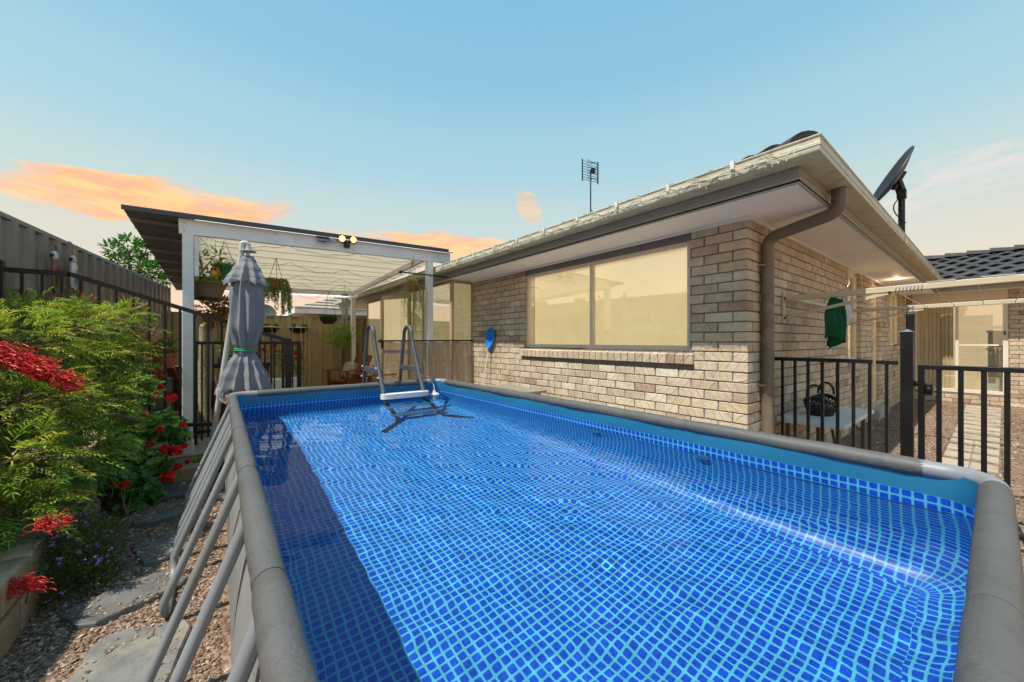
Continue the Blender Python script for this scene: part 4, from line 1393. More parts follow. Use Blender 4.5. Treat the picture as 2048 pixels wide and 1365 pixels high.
# leaf skimmer net leaning on the wall
sk_ = thing('leaf_skimmer', 'blue pool leaf skimmer on a white pole leaning on the brick wall', 'skimmer net', (3.28, 5.02, 0))
M_BLUE = pm('blue_plastic', (.08, .45, .80), (.12, .52, .86), 6, .35, spec=.6)
M_NET = pm('blue_mesh', (.10, .42, .78), (.16, .52, .85), 60, .6)
part(MB().tube([(3.22, 5.06, .05), (3.385, 4.98, 1.17)], .0085, 8), 'pole', M_PLASTIC_W, sk_, smooth=True)
def rim(a, k=1.0, dx=0.0):
    t = a * 2 * math.pi
    yy = math.sin(t) * .085 * (1 + .22 * math.cos(t)) * k
    zz = math.cos(t) * .155 * k
    return (3.392 + dx, 4.955 - yy * 1.25 - zz * .14, 1.345 + zz)
part(MB().tube([rim(i / 28) for i in range(28)], .012, 8, closed=True), 'net_rim', M_BLUE, sk_, smooth=True)
nt = MB(); nt.grid(lambda a, b: rim(a, 1 - b, .028 * math.sin(b * 1.57)), 28, 6, closed_u=True)
part(nt, 'net', M_NET, sk_, smooth=True)
part(MB().tube([(3.384, 4.98, 1.12), (3.39, 4.978, 1.19)], [.011, .022], 10), 'socket', M_BLUE, sk_, smooth=True)

# ================================================================ folded umbrella
um = thing('garden_umbrella', 'closed grey cantilever umbrella tied with a green cord by the pool corner', 'umbrella', (.0, 4.85, 0))
M_CANVAS = pm('grey_canvas', (.52, .52, .55), (.48, .49, .52), 4, .85, .3, 500, wear=(.57, .55, .57), wscale=2.5, bdist=.002)
UX, UY = .20, 4.86
M_POLE = pm('pale_grey_pole', (.70, .70, .68), (.75, .75, .73), 4, .35)
part(MB().tube([(-.10, 4.90, .03), (.155, 4.86, 2.12), (.175, 4.86, 2.26)], .024, 12), 'pole', M_POLE, um, smooth=True)
part(MB().tube(smooth_path([(.165, 4.86, 2.18), (.175, 4.86, 2.335), (.225, 4.855, 2.335), (.228, 4.853, 2.25)], .04, 5), .026, 12), 'elbow', M_POLE, um, smooth=True)
part(MB().lathe([(.02, .0), (.075, .0), (.075, .010), (.03, .022), (.028, .05)], 20, (.226, 4.855, 2.245)), 'collar', M_POLE, um, smooth=True)
part(MB().tube([(.226, 4.855, 2.26), (.20, UY, .86)], .018, 10), 'mast', M_POLE, um, smooth=True)
def canopy(zs, fold_amp, n=96, folds=9, ph=0.0):
    mb = MB()
    def fn(a, b):
        j = b * (len(zs) - 1); i = min(int(j), len(zs) - 2); f = j - i
        f = f * f * (3 - 2 * f)
        z = zs[i][0] + (zs[i + 1][0] - zs[i][0]) * (j - i)
        r = zs[i][1] + (zs[i + 1][1] - zs[i][1]) * f
        am = zs[i][2] + (zs[i + 1][2] - zs[i][2]) * f
        t = a * 2 * math.pi
        w_ = abs(math.sin(t * folds / 2 + ph + .5 * math.sin(2 * t + 1) + .12 * z)) ** .55 * (.8 + .2 * math.sin(3 * t + 1))
        rr = 1.28 * r * (1 - am * w_) + .008 * math.sin(5 * t + z * 9)
        zz = z - (fold_amp * (1 - w_) if b > .9 else 0) * (b - .9) * 10
        lean = (z - .86) / (2.26 - .86)
        return (.20 + .026 * lean + rr * math.cos(t), UY + rr * math.sin(t), zz)
    mb.grid(fn, 150, 60, closed_u=True)
    return mb
part(canopy([(2.20, .035, 0), (2.15, .06, .1), (2.05, .105, .3), (1.96, .145, .42), (1.93, .165, .46)], .06, folds=10), 'vent_flap', M_CANVAS, um, smooth=True, ang=180)
part(canopy([(2.10, .06, .1), (1.95, .105, .22), (1.75, .125, .28), (1.45, .130, .32), (1.28, .098, .34), (1.22, .078, .3), (1.17, .078, .3), (1.06, .125, .38), (.92, .180, .42), (.82, .215, .42)], .07, folds=13, ph=.5), 'canopy', M_CANVAS, um, smooth=True, ang=180)
tie = []
for k in range(24):
    t = k / 24 * 2 * math.pi
    tie.append((.206 + .100 * math.cos(t), UY + .100 * math.sin(t), 1.195 + .006 * math.sin(2 * t)))
part(MB().tube(tie, .0075, 6, closed=True), 'tie_cord', pm('green_cord', (.05, .55, .40), (.10, .62, .46), 20, .6), um, smooth=True)
part(MB().tube([(x_, y_, z_ + .016) for x_, y_, z_ in tie], .006, 6, closed=True), 'tie_cord', MATS['green_cord'], um, smooth=True)
part(MB().box(-.30, .10, 4.72, 5.10, .0, .06), 'base', M_BLACK, um, bevel=.01)
# coiled cable on the pole
cb = thing('cable_coil', 'white coiled cable hanging low on the umbrella pole', 'cable', (-.02, 4.80, .75))
pts = []
for k in range(70):
    t = k / 12 * 2 * math.pi
    pts.append((-.01 + .035 * math.cos(t) + .001 * k, 4.82 + .015 * math.sin(t * 1.3), .76 + .07 * math.sin(t) - .0006 * k))
part(MB().tube(pts, .0035, 5), 'cord', M_PLASTIC_W, cb, smooth=True)

# ================================================================ clothes line
cl_ = thing('clothesline', 'wall-mounted folding clothesline with beige arms and white cords', 'clothesline', (4.24, HY, 1.5))
M_ARM = pm('beige_powdercoat', (.76, .71, .61), (.80, .75, .65), 5, .45)
CX0, CX1 = 4.26, 6.70
YE = -1.05
for i, x in enumerate((CX0, CX1)):
    part(MB().box(x - .025, x + .025, HY - .022, HY - .001, 1.47, 1.76), 'wall_bracket', M_ARM, cl_, bevel=.004)
    part(MB().bar((x, HY - .022, 1.705), (x, YE, 1.74), .034, .048), 'arm', M_ARM, cl_, bevel=.005)
    part(MB().bar((x, HY - .02, 1.52), (x, .52, 1.69), .022, .026), 'strut', M_ARM, cl_)
    for (yy, zz) in ((HY - .03, 1.705), (HY - .03, 1.52), (.52, 1.69)):
        part(MB().tube([(x - .03, yy, zz), (x + .03, yy, zz)], .009, 8), 'pivot_bolt', M_BLACK, cl_)
part(MB().bar((CX0, YE, 1.74), (CX1, YE, 1.74), .034, .045), 'front_bar', M_ARM, cl_)
part(MB().bar((CX0, HY - .06, 1.705), (CX1, HY - .06, 1.705), .025, .03), 'back_bar', M_ARM, cl_)
M_CORD = pm('white_cord', (.85, .84, .80), (.78, .77, .73), 30, .7)
for i in range(9):
    y = .92 - i * .21
    z = 1.705 + (HY - y) * .0152
    pts = [(CX0 + (CX1 - CX0) * k / 12, y, z - .02 * math.sin(math.pi * k / 12)) for k in range(13)]
    part(MB().tube(pts, .0035, 5), 'line', M_CORD, cl_)
kn = []
for k in range(90):
    t = k / 90
    kn.append((CX0 + .022 * math.sin(t * 50), .50 - .16 * t, 1.715 + .028 * math.cos(t * 50)))
part(MB().tube(kn, .003, 5), 'cord_knot', pm('blue_grey_cord', (.50, .54, .55), (.6, .62, .6), 20, .7), cl_)
for i in range(5):
    y = .25 - i * .26
    part(MB().box(CX0 - .0185, CX0 + .0185, y - .075, y + .075, 1.728 + (HY - y) * .015, 1.738 + (HY - y) * .015), 'arm_slot', M_FASCIA, cl_, bevel=.004)
# green towel and a small white cloth on the line
def hang(name, label, x0, x1, y, z, L, mat_, cat, folds, amp, seed):
    rs = random.Random(seed)
    mb = MB()
    def fn(a, b):
        sp = 1 - .28 * math.sin(b * 2.2) * .4
        xx = (x0 + x1) / 2 + (a - .5) * (x1 - x0) * (.8 + .35 * b) + .03 * math.sin(b * 4 + seed)
        yy = y + amp * math.sin(a * folds * 6.28 + .8 * b) * (.35 + .65 * b) + .015 * math.sin(b * 5 + a * 3)
        zz = z - L * b * (1 - .16 * abs(math.sin(a * 7 + seed)) - .08 * math.sin(a * 19)) + .006
        return (xx, yy, zz)
    mb.grid(fn, 60, 22)
    o = part(mb, name, mat_, None, smooth=True, ang=80)
    sm = o.modifiers.new('thick', 'SOLIDIFY'); sm.thickness = .004
    return tag(o, label, cat)
M_TOWEL = pm('green_towel', (.05, .32, .19), (.08, .42, .26), 4, .95, .6, 160, trans=.2)
hang('green_towel', 'crumpled dark green cloth hanging on the clothesline arm', 4.30, 4.66, .90, 1.69, .44, M_TOWEL, 'towel', 5.2, .055, 2)
hang('white_cloth', 'small white cloth pegged on the line beside the green cloth', 4.95, 5.10, .92, 1.70, .24, pm('white_cotton', (.86, .84, .84), (.78, .76, .80), 5, .95, .3, 100), 'cloth', 1.5, .02, 5)
for (x, y) in ((4.38, .87), (4.55, .87), (4.97, .92)):
    o = part(MB().box(x - .006, x + .006, y - .009, y + .009, 1.69, 1.745), 'clothes_peg', pm('pink_peg_%d' % int(x * 100), (.80, .62, .66), (.84, .68, .70), 5, .4), None)
    tag(o, 'small plastic clothes peg gripping the hanging cloth on the line', 'peg', 'pegs on the clothesline')

# ================================================================ folding table and basket
tb = thing('folding_table', 'white plastic folding table standing against the brick side wall', 'table', (4.55, .98, 0))
part(MB().box(3.95, 5.15, .74, 1.215, .575, .615), 'tabletop', M_PLASTIC_W, tb, bevel=.012)
M_LEG = pm('brown_grey_leg', (.36, .31, .27), (.42, .37, .32), 5, .5)
for (x, y) in ((4.05, .80), (4.05, 1.15), (5.0, .80), (5.0, 1.15)):
    part(MB().bar((x, y, 0), (x, y, .575), .03, .03), 'leg', M_LEG, tb)
for x in (4.05, 5.0):
    part(MB().bar((x, .80, .18), (x, 1.15, .18), .018, .018), 'stretcher', M_LEG, tb)
part(MB().bar((4.05, .82, .42), (4.30, .90, .57), .018, .018).bar((5.0, .82, .42), (4.75, .90, .57), .018, .018).bar((4.30, .90, .565), (4.75, .90, .565), .02, .015), 'fold_brace', M_LEG, tb)
bk = thing('laundry_basket', 'black perforated peg basket with two looped handles on the white table', 'basket', (4.42, 1.0, .615))
bm = bmesh.new()
n, m_ = 48, 10
def bpt(i, j, k):
    a = 2 * math.pi * i / n; b_ = j / m_
    r_ = (.105 + .045 * b_ ** .7) * k
    top = .15 + .03 * math.cos(2 * a)
    return Vector((math.cos(a) * r_ * 1.2, math.sin(a) * r_ * .85, top * b_))
vv = [[bm.verts.new(bpt(i, j, 1)) for i in range(n)] for j in range(m_ + 1)]
for j in range(m_):
    for i in range(n):
        if 3 <= j <= 7 and (i + (1 if j % 2 else 0)) % 2 == 0 and j != 5:
            continue
        bm.faces.new((vv[j][i], vv[j][(i + 1) % n], vv[j + 1][(i + 1) % n], vv[j + 1][i]))
bm.faces.new([vv[0][i] for i in reversed(range(n))])
me = bpy.data.meshes.new('basket_bowl'); bm.to_mesh(me); bm.free()
M_BASK = pm('black_basket_plastic', (.04, .045, .055), (.06, .065, .075), 6, .45)
o = link('basket_bowl', me, M_BASK, bk, local=True)
sm = o.modifiers.new('thick', 'SOLIDIFY'); sm.thickness = .005
for sg in (-1, 1):
    pts = [(sg * .175, -.06, .175), (sg * .185, -.055, .24), (sg * .18, -.02, .285), (sg * .18, .02, .285), (sg * .185, .055, .24), (sg * .175, .06, .175)]
    part(MB().tube(smooth_path(pts, .03, 4), .010, 8), 'handle', M_BASK, bk, smooth=True, local=True)
pg = MB()
for i in range(40):
    pg.bar((rv(-.1, .1), rv(-.07, .07), .03 + rv(0, .06)), (rv(-.1, .1), rv(-.07, .07), .05 + rv(0, .07)), .012, .01)
part(pg, 'peg_heap', pm('mixed_pegs', (.75, .70, .68), (.6, .65, .75), 12, .5, rnd=.3), bk, local=True)['kind'] = 'stuff'

# ================================================================ roof fittings
an = thing('tv_antenna', 'small grid television antenna on a thin mast above the tiled roof', 'antenna', (5.53, 4.70, 3.4))
M_ANT = pm('blue_grey_steel', (.20, .25, .33), (.26, .31, .38), 5, .4, metal=.5)
AX, AY = 5.53, 4.70
part(MB().tube([(AX, AY, 3.35), (AX, AY, 4.55)], .013, 8), 'mast', M_ANT, an, smooth=True)
part(MB().tube([(AX, AY, 3.80), (AX + .10, AY - .25, 3.42)], .006, 6), 'stay', M_ANT, an)
ax = Vector((.79, -.613, 0)) * .9 + Vector((.613, .79, 0)) * .43
ax.normalize(); dn_ = Vector((-ax.y, ax.x, 0))
C0 = Vector((AX, AY, 4.50))
for i in range(8):
    z = -.17 + i * .05
    part(MB().tube([C0 + ax * -.19 + Vector((0, 0, z)), C0 + ax * .17 + Vector((0, 0, z))], .0045, 5), 'grid_rod', M_ANT, an)
part(MB().bar(C0 + ax * -.19 + Vector((0, 0, -.20)), C0 + ax * -.19 + Vector((0, 0, .21)), .018, .018).bar(C0 + ax * .17 + Vector((0, 0, -.20)), C0 + ax * .17 + Vector((0, 0, .21)), .018, .018), 'reflector_frame', M_ANT, an)
for z in (-.15, -.05, .05, .15):
    c = C0 - dn_ * .07 + Vector((0, 0, z))
    part(MB().tube([c - ax * .14 + Vector((0, 0, .03)), c, c + ax * .14 + Vector((0, 0, .03))], .005, 5).tube([c - ax * .14 - Vector((0, 0, .03)), c, c + ax * .14 - Vector((0, 0, .03))], .005, 5).tube([c, c + dn_ * .07], .006, 5), 'dipole', M_ANT, an)
part(MB().box(C0.x - .03, C0.x + .03, C0.y - .09, C0.y - .04, C0.z - .045, C0.z + .045), 'junction_box', M_BLACK, an)

sdh = thing('satellite_dish', 'dark satellite dish on a bracket mast above the side gutter', 'satellite dish', (7.48, .80, 2.6))
DX, DY = 7.48, .80
M_DISH = pm('dark_dish_paint', (.10, .11, .13), (.14, .15, .17), 3, .45)
part(MB().tube([(DX, DY, 2.55), (DX, DY, 3.38)], .035, 14), 'mast', M_DISH, sdh, smooth=True)
nd = Vector((-.62, .50, .60)).normalized()
cam_r = Vector((.79, -.613, 0)); cam_f = Vector((.613, .79, 0))
nd = (cam_r * -.80 + Vector((0, 0, 1)) * .50 + cam_f * .42).normalized()
Cd = Vector((DX, DY, 3.52)) + cam_r * -.07
ua = nd.cross(cam_f).normalized(); ub = nd.cross(ua)
dm = MB()
def dfn(a, b):
    t = a * 2 * math.pi
    p = Cd + ua * (.44 * b * math.cos(t)) + ub * (.40 * b * math.sin(t)) + nd * (.09 * b * b)
    return tuple(p)
dm.grid(dfn, 48, 10, closed_u=True)
o = part(dm, 'reflector', M_DISH, sdh, smooth=True, ang=80)
sm = o.modifiers.new('thick', 'SOLIDIFY'); sm.thickness = .012
part(MB().tube([dfn(i / 48, 1.0) for i in range(48)], .010, 6, closed=True), 'rim', M_DISH, sdh, smooth=True)
part(MB().bar(Cd - nd * .01, Vector((DX, DY, 3.36)), .09, .05).bar(Cd - nd * .02 + ua * .12, Cd - nd * .02 - ua * .16, .05, .03).box(DX - .05, DX + .05, DY - .045, DY + .045, 3.28, 3.40), 'bracket', M_DISH, sdh)
tip = Cd + nd * .42 + ua * .25
part(MB().tube([Cd + ua * .42 + nd * .08, tip], .012, 8), 'feed_arm', M_DISH, sdh)
part(MB().tube([tip, tip - nd * .07], .03, 10), 'feed_horn', M_DISH, sdh)
pts = [Vector((DX, DY - .04, 3.30)) + cam_r * (-.17 * math.sin(math.pi * k / 10)) + Vector((0, 0, -.42 * k / 10 + .05)) for k in range(11)]
part(MB().tube(pts, .007, 6), 'cable', M_BLACK, sdh)

# icicle light strings along the front gutter
def light_string(name, label, pts_fn, n, drop, M_wire, M_bulb, cat='string lights', hooks=None, br=.0032):
    t = thing(name, label, cat, tuple(pts_fn(0.0)))
    P = [Vector(pts_fn(k / n)) for k in range(n + 1)]
    part(MB().tube(P, .0025, 5), 'wire', M_wire, t, smooth=True)
    bb = MB(); wv = MB()
    for k in range(n):
        if random.random() < .75:
            p = P[k]; q = p + Vector((rv(-.012, .012), rv(-.012, .012), -rv(.4, 1) * drop))
            wv.tube([p, q], .0013, 4)
            bb.bar(q, q + (q - p).normalized() * .011, br, br)
    part(wv, 'drop_wire', M_wire, t)['kind'] = 'stuff'; part(bb, 'bulb', M_bulb, t)['kind'] = 'stuff'
    if hooks:
        for h in hooks:
            p = Vector(pts_fn(h))
            part(MB().box(p.x - .006, p.x + .012, p.y - .012, p.y + .012, p.z - .03, 2.525), 'gutter_clip', M_PLASTIC_W, t)
    return t
M_WIRE_W = pm('white_light_wire', (.84, .82, .76), (.74, .72, .66), 20, .6)
M_WIRE_D = pm('dark_light_wire', (.12, .14, .10), (.16, .17, .13), 20, .6)
M_BULB = pm('clear_bulb', (.90, .90, .88), (.8, .8, .78), 20, .2)
HK = [.02, .12, .22, .32, .42, .52, .62, .72, .82, .92]
def gut_fn(ph):
    def fn(t):
        y = 5.45 - t * (5.45 - .72)
        sag = abs(math.sin((t * 10 + ph) * math.pi))
        return (GX - .016 - .008 * math.sin(t * 90 + ph), y, 2.498 - .055 * sag - .01 * math.sin(t * 130 + ph))
    return fn
light_string('string_lights', 'white icicle light string looped along the beige front gutter', gut_fn(-.2), 150, .035, M_WIRE_W, M_BULB, hooks=HK)
light_string('string_lights', 'second tangled white light wire draped over the front gutter', gut_fn(.35), 130, .025, M_WIRE_W, M_BULB)
def ceil_fn(x0, y0, x1, y1, sag, seed):
    def fn(t):
        x = x0 + (x1 - x0) * t; y = y0 + (y1 - y0) * t
        loop_ = abs(math.sin(t * math.pi * 3))
        return (x, y, pz(x, y) - .16 - sag * loop_ + .008 * math.sin(t * 60 + seed))
    return fn
for i, (a, lb) in enumerate(((( -.2, 5.78, 2.5, 5.80, .06), 'dark fairy light wire along the back of the front pergola beam'),
                             ((.0, 6.6, 2.6, 7.2, .10), 'dark fairy light wire sagging under the middle of the pergola ceiling'),
                             ((.4, 7.8, 2.6, 7.9, .12), 'dark looped fairy lights across the pergola ceiling past the trailing succulent'),
                             ((.6, 8.7, 2.7, 8.4, .16), 'dark looped fairy lights deep under the pergola ceiling'),
                             ((.5, 9.6, 2.7, 9.5, .18), 'dark looped fairy lights nearest the olive fence under the ceiling'),
                             ((-.2, 5.8, .8, 9.0, .10), 'dark fairy light wire running lengthwise from the pergola post'))):
    light_string('fairy_lights', lb, ceil_fn(*a, i), 70, .025, M_WIRE_D, M_BULB)
# ================================================================ planting
def leafmat(name, c1, c2, rnd=.35, trans=.3, rough=.45):
    return pm(name, c1, c2, 5, rough, 0, 40, rnd=rnd, trans=trans, spec=.4)
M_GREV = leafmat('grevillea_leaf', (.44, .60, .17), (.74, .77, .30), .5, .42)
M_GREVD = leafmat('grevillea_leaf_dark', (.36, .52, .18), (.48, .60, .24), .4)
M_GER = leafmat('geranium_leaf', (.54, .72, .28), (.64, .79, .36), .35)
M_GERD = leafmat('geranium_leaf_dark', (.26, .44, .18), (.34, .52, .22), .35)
M_CUPH = leafmat('cuphea_leaf', (.26, .36, .15), (.34, .44, .19), .4)
M_TREE = leafmat('tree_leaf', (.24, .46, .15), (.34, .56, .20), .4, rough=.3)
M_YEL = leafmat('golden_leaf', (.66, .52, .12), (.58, .38, .10), .4)
M_YG = leafmat('yellow_green_leaf', (.60, .66, .16), (.46, .58, .16), .35)
M_ORG = leafmat('bronze_leaf', (.62, .44, .12), (.50, .26, .10), .45)
M_BLADE = leafmat('tan_blade', (.66, .52, .36), (.52, .34, .26), .35)
M_BLADEG = leafmat('gold_blade', (.72, .60, .30), (.60, .48, .22), .35)
M_SUCC = leafmat('burro_tail', (.52, .60, .34), (.60, .66, .42), .3)
M_STRING = leafmat('pearl_string', (.74, .75, .46), (.66, .69, .40), .3)
M_RED = leafmat('scarlet_petal', (.92, .10, .08), (.86, .06, .07), .3, .3, .5)
M_CORAL = leafmat('coral_style', (.94, .34, .30), (.88, .18, .17), .5, .3, .4)
M_PURP = leafmat('purple_petal', (.74, .54, .88), (.68, .46, .84), .25, .3)
M_TWIG = pm('brown_twig', (.42, .32, .22), (.50, .40, .28), 12, .85, .4, 60)
M_SEED = pm('seed_spike', (.46, .38, .32), (.58, .50, .44), 30, .9, .3, 80, rnd=.3)
M_TERRA = pm('terracotta', (.58, .34, .22), (.64, .40, .27), 6, .85, .2, 40)
M_BPOT = pm('brown_pot', (.42, .33, .25), (.47, .38, .29), 5, .6)
M_GPOT = pm('green_pot', (.10, .34, .16), (.14, .40, .20), 5, .45)
M_STONE = pm('grey_stone', (.55, .52, .48), (.62, .59, .55), 5, .9, .5, 30)
CR = Vector((.79, -.613, 0)); CF = Vector((.613, .79, 0)); UP = Vector((0, 0, 1))
def at(px, py, t):
    x = (px - 1024) / 750; y = (682.5 - py) / 750
    return Vector((t * (.790 * x + .613), t * (-.613 * x + .790), CAM_Z + t * y))

# --- grevillea: feathery fronds on arching branches
gv = thing('grevillea_shrub', 'bright green feathery shrub with arching fronds and red toothbrush flowers', 'shrub', (-1.15, 3.7, .25))
root = Vector((-1.2, 3.7, .22))
def frond(mb, p, d, L, wdt, n=9, up=UP, droop=.35):
    d = d.normalized(); sd = d.cross(up)
    if sd.length < .05:
        sd = d.orthogonal()
    sd.normalize(); nn_ = sd.cross(d)
    prev = p
    for i in range(1, n + 1):
        t = i / n
        q = p + d * (L * t) - UP * (droop * L * t * t)
        ll = L * .42 * (1 - .55 * t) * rv(.8, 1.15)
        dd = (q - prev).normalized()
        for sg in (-1, 1):
            ld = dd * .80 + sd * (sg * rv(.45, .75)) + nn_ * rv(.0, .35)
            ld.normalize()
            e = q + ld * ll
            w_ = ld.cross(nn_).normalized() * (wdt / 2)
            m_ = q + ld * (ll * .45) + nn_ * (.06 * ll)
            mb.add([tuple(q), tuple(m_ + w_), tuple(e - UP * .1 * ll), tuple(m_ - w_)], [(0, 1, 2, 3)])
        prev = q
    e = prev + d * (L * .25) - UP * (.2 * L)
    w_ = sd * (wdt / 2)
    mb.add([tuple(prev - w_), tuple(prev + w_), tuple(e)], [(0, 1, 2)])
lobes = [(20, 700, 2.5, .30), (95, 690, 2.9, .30), (165, 655, 3.25, .26), (225, 650, 3.5, .22), (150, 740, 2.9, .26), (235, 710, 3.3, .18),
         (30, 810, 2.2, .26), (110, 820, 2.5, .24), (185, 800, 2.8, .20), (30, 930, 2.0, .22), (105, 920, 2.25, .20), (160, 900, 2.5, .15), (20, 1030, 1.85, .16), (60, 640, 3.0, .20)]
fol = MB(); fold_ = MB(); tw = MB(); folt = MB()
rs_state = random.getstate(); random.seed(21)
for (px_, py_, t_, r_) in lobes:
    c = at(px_, py_, t_)
    mid = root.lerp(c, .55) + Vector((0, 0, .14))
    tw.tube([root, mid, c], [.016, .010, .005], 5)
    nF = int(430 * r_ + 24)
    for k in range(nF):
        dv = rdir()
        p = c + Vector((dv.x * r_, dv.y * r_, dv.z * r_ * .75)) * (rv(.2, 1) ** .5)
        d = (CR * rv(.3, 1.1) + dv * .65 + UP * rv(-.05, .55) - CF * rv(-.2, .5))
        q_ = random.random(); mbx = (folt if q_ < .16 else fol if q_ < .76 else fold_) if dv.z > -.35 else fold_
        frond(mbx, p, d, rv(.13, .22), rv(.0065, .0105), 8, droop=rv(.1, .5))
        if random.random() < .25:
            tw.tube([c + dv * (r_ * .2), p, p + d.normalized() * .10], [.003, .0025, .001], 4)
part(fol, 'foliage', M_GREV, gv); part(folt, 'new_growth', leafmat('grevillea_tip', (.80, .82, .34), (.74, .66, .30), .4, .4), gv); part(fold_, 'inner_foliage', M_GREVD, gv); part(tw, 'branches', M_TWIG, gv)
def style_head(px0, py0, px1, py1, t0, t1, n, L, rad, mat_=None, sp=.026):
    a, b = at(px0, py0, t0), at(px1, py1, t1)
    mb = MB()
    for k in range(n):
        f = random.random(); base = a.lerp(b, f) + rdir() * sp
        dv = rdir(-.3, 1.0) * .8 - CF * .5
        dv.normalize()
        l_ = L * rv(.6, 1.1)
        cv = CR * rv(.2, .9) + UP * rv(-.5, .3)
        pts = [base, base + dv * l_ * .5, base + dv * l_ * .85 + cv * l_ * .25, base + dv * l_ * .8 + cv * l_ * .75]
        mb.tube(pts, [rad, rad * 1.1, rad * .8, rad * .9], 4)
        if k % 3 == 0:
            mb.ball(base + dv * .018, rad * 3.4, 5, 4)
    mb.tube([a, b], .006, 6)
    return part(mb, 'flower_spike', mat_ or M_CORAL, gv)
style_head(-40, 695, 95, 745, 2.05, 2.15, 430, .075, .0021, sp=.05)
style_head(60, 735, 160, 775, 2.1, 2.2, 300, .06, .0019, sp=.042)
style_head(75, 1050, 130, 1045, 1.75, 1.8, 90, .055, .0016)
style_head(20, 1175, 80, 1170, 1.6, 1.65, 100, .055, .0016)
for (x0, y0, x1, y1, t_) in ((255, 652, 325, 668, 3.3), (95, 850, 170, 855, 2.3), (130, 888, 182, 890, 2.35), (205, 832, 275, 838, 2.7), (180, 704, 215, 702, 3.1), (215, 715, 250, 712, 3.1), (140, 775, 195, 794, 2.4)):
    a, b = at(x0, y0, t_), at(x1, y1, t_ + .05)
    mb = MB(); n = 16
    for k in range(n):
        c = a.lerp(b, k / n) + UP * (.012 * math.sin(k / n * 3))
        for j in range(4):
            th = j * 1.57 + k * .5
            mb.ball(c + (UP * math.sin(th) + CF * math.cos(th)) * .008 * (1 - .5 * k / n), .0062 * (1 - .4 * k / n), 5, 4)
    mb.tube([a, b], .004, 5)
    part(mb, 'seed_spike', M_SEED, gv)

# --- geraniums
def round_leaf(mb, p, n_, r, seed=0):
    n_ = n_.normalized(); a = n_.orthogonal().normalized(); b = n_.cross(a); ph = rv(0, 6.28)
    vs = [tuple(p)]; k_ = 12
    for k in range(k_):
        th = ph + 2 * math.pi * k / k_
        rr = r * (1 if k % 2 else .84) * (1 if k else .35)
        vs.append(tuple(p + (a * math.cos(th) + b * math.sin(th)) * rr + n_ * (.22 * r + .06 * r * math.sin(k * 2.4))))
    mb.add(vs, [(0, 1 + k, 1 + (k + 1) % k_) for k in range(k_)])
def petal_ball(px_, py_, t_, r_, n=34, mat_=None, parent=None, name='flower_head'):
    c = at(px_, py_, t_); mb = MB()
    for k in range(n):
        dv = rdir(-.5, 1.0)
        p = c + dv * r_ * rv(.55, .95)
        round_leaf2(mb, p, dv + rdir() * .5, r_ * rv(.30, .45))
    part(mb, name, mat_ or M_RED, parent)
def round_leaf2(mb, p, n_, r):
    n_ = n_.normalized(); a = n_.orthogonal().normalized(); b = n_.cross(a); ph = rv(0, 6.28)
    vs = [tuple(p - n_ * r * .3)]
    for k in range(5):
        th = ph + 2 * math.pi * k / 5
        vs.append(tuple(p + (a * math.cos(th) + b * math.sin(th)) * r))
    mb.add(vs, [(0, 1 + k, 1 + (k + 1) % 5) for k in range(5)])
def geranium(name, label, lobes_, base, heads, nl, rl, groupmats):
    t = thing(name, label, 'flowers', tuple(base))
    A, B, S = MB(), MB(), MB()
    for (px_, py_, t_, r_) in lobes_:
        c = at(px_, py_, t_)
        S.tube([Vector(base), Vector(base).lerp(c, .6) + UP * .03, c], [.008, .006, .004], 5)
        for k in range(int(nl * r_ / .15)):
            dv = rdir(); p = c + dv * r_ * (rv(.2, 1) ** .45)
            nn_ = (dv * .6 + UP * .7 - CF * .25 + rdir() * .45)
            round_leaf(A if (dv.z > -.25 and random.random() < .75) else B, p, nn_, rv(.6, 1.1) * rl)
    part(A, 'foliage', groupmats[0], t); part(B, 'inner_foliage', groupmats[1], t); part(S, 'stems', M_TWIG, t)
    for h in heads:
        petal_ball(*h, parent=t)
        c = at(*h[:3]); q = c - UP * .10 + rdir() * .03
        part(MB().tube([q, c], .0022, 5), 'flower_stalk', M_GER, t)
    return t
geranium('geranium_bush', 'leafy geranium bush with scarlet flower heads beside the pergola post', [(285, 780, 3.7, .16), (330, 850, 3.6, .15), (265, 850, 3.4, .16), (300, 920, 3.35, .16), (240, 900, 3.1, .14), (355, 870, 3.7, .10), (250, 760, 3.7, .13)],
         (-.62, 4.3, .05), [(343, 797, 3.45, .048), (311, 792, 3.5, .035), (302, 740, 3.6, .026), (348, 905, 3.3, .06), (330, 900, 3.25, .05), (368, 893, 3.45, .03), (300, 890, 3.3, .03), (275, 745, 3.6, .024), (322, 775, 3.4, .03), (290, 830, 3.25, .028), (355, 935, 3.3, .035), (318, 860, 3.3, .03), (365, 850, 3.5, .03)], 170, .033, (M_GER, M_GERD))
geranium('geranium_bush', 'low dark-leaved geranium spilling over the gravel past the block wall', [(270, 975, 2.95, .14), (290, 1000, 3.0, .12), (235, 960, 2.85, .12), (255, 1020, 2.85, .09)],
         (-.55, 3.9, .03), [(335, 955, 3.15, .055), (248, 970, 2.7, .032), (226, 972, 2.75, .026), (375, 925, 3.35, .024)], 150, .036, (M_GERD, M_GERD))
gs_ = thing('geranium_plant', 'coral-red geranium heads poking out above the sandstone blocks', 'flowers', (-.85, 3.6, .28))
A = MB()
for (px_, py_, t_) in ((150, 1000, 2.3), (175, 960, 2.5), (110, 945, 2.3)):
    c = at(px_, py_, t_)
    for k in range(30):
        round_leaf(A, c + rdir() * .09 - UP * .05, UP + rdir() * .5, rv(.016, .028))
part(A, 'foliage', M_GERD, gs_)
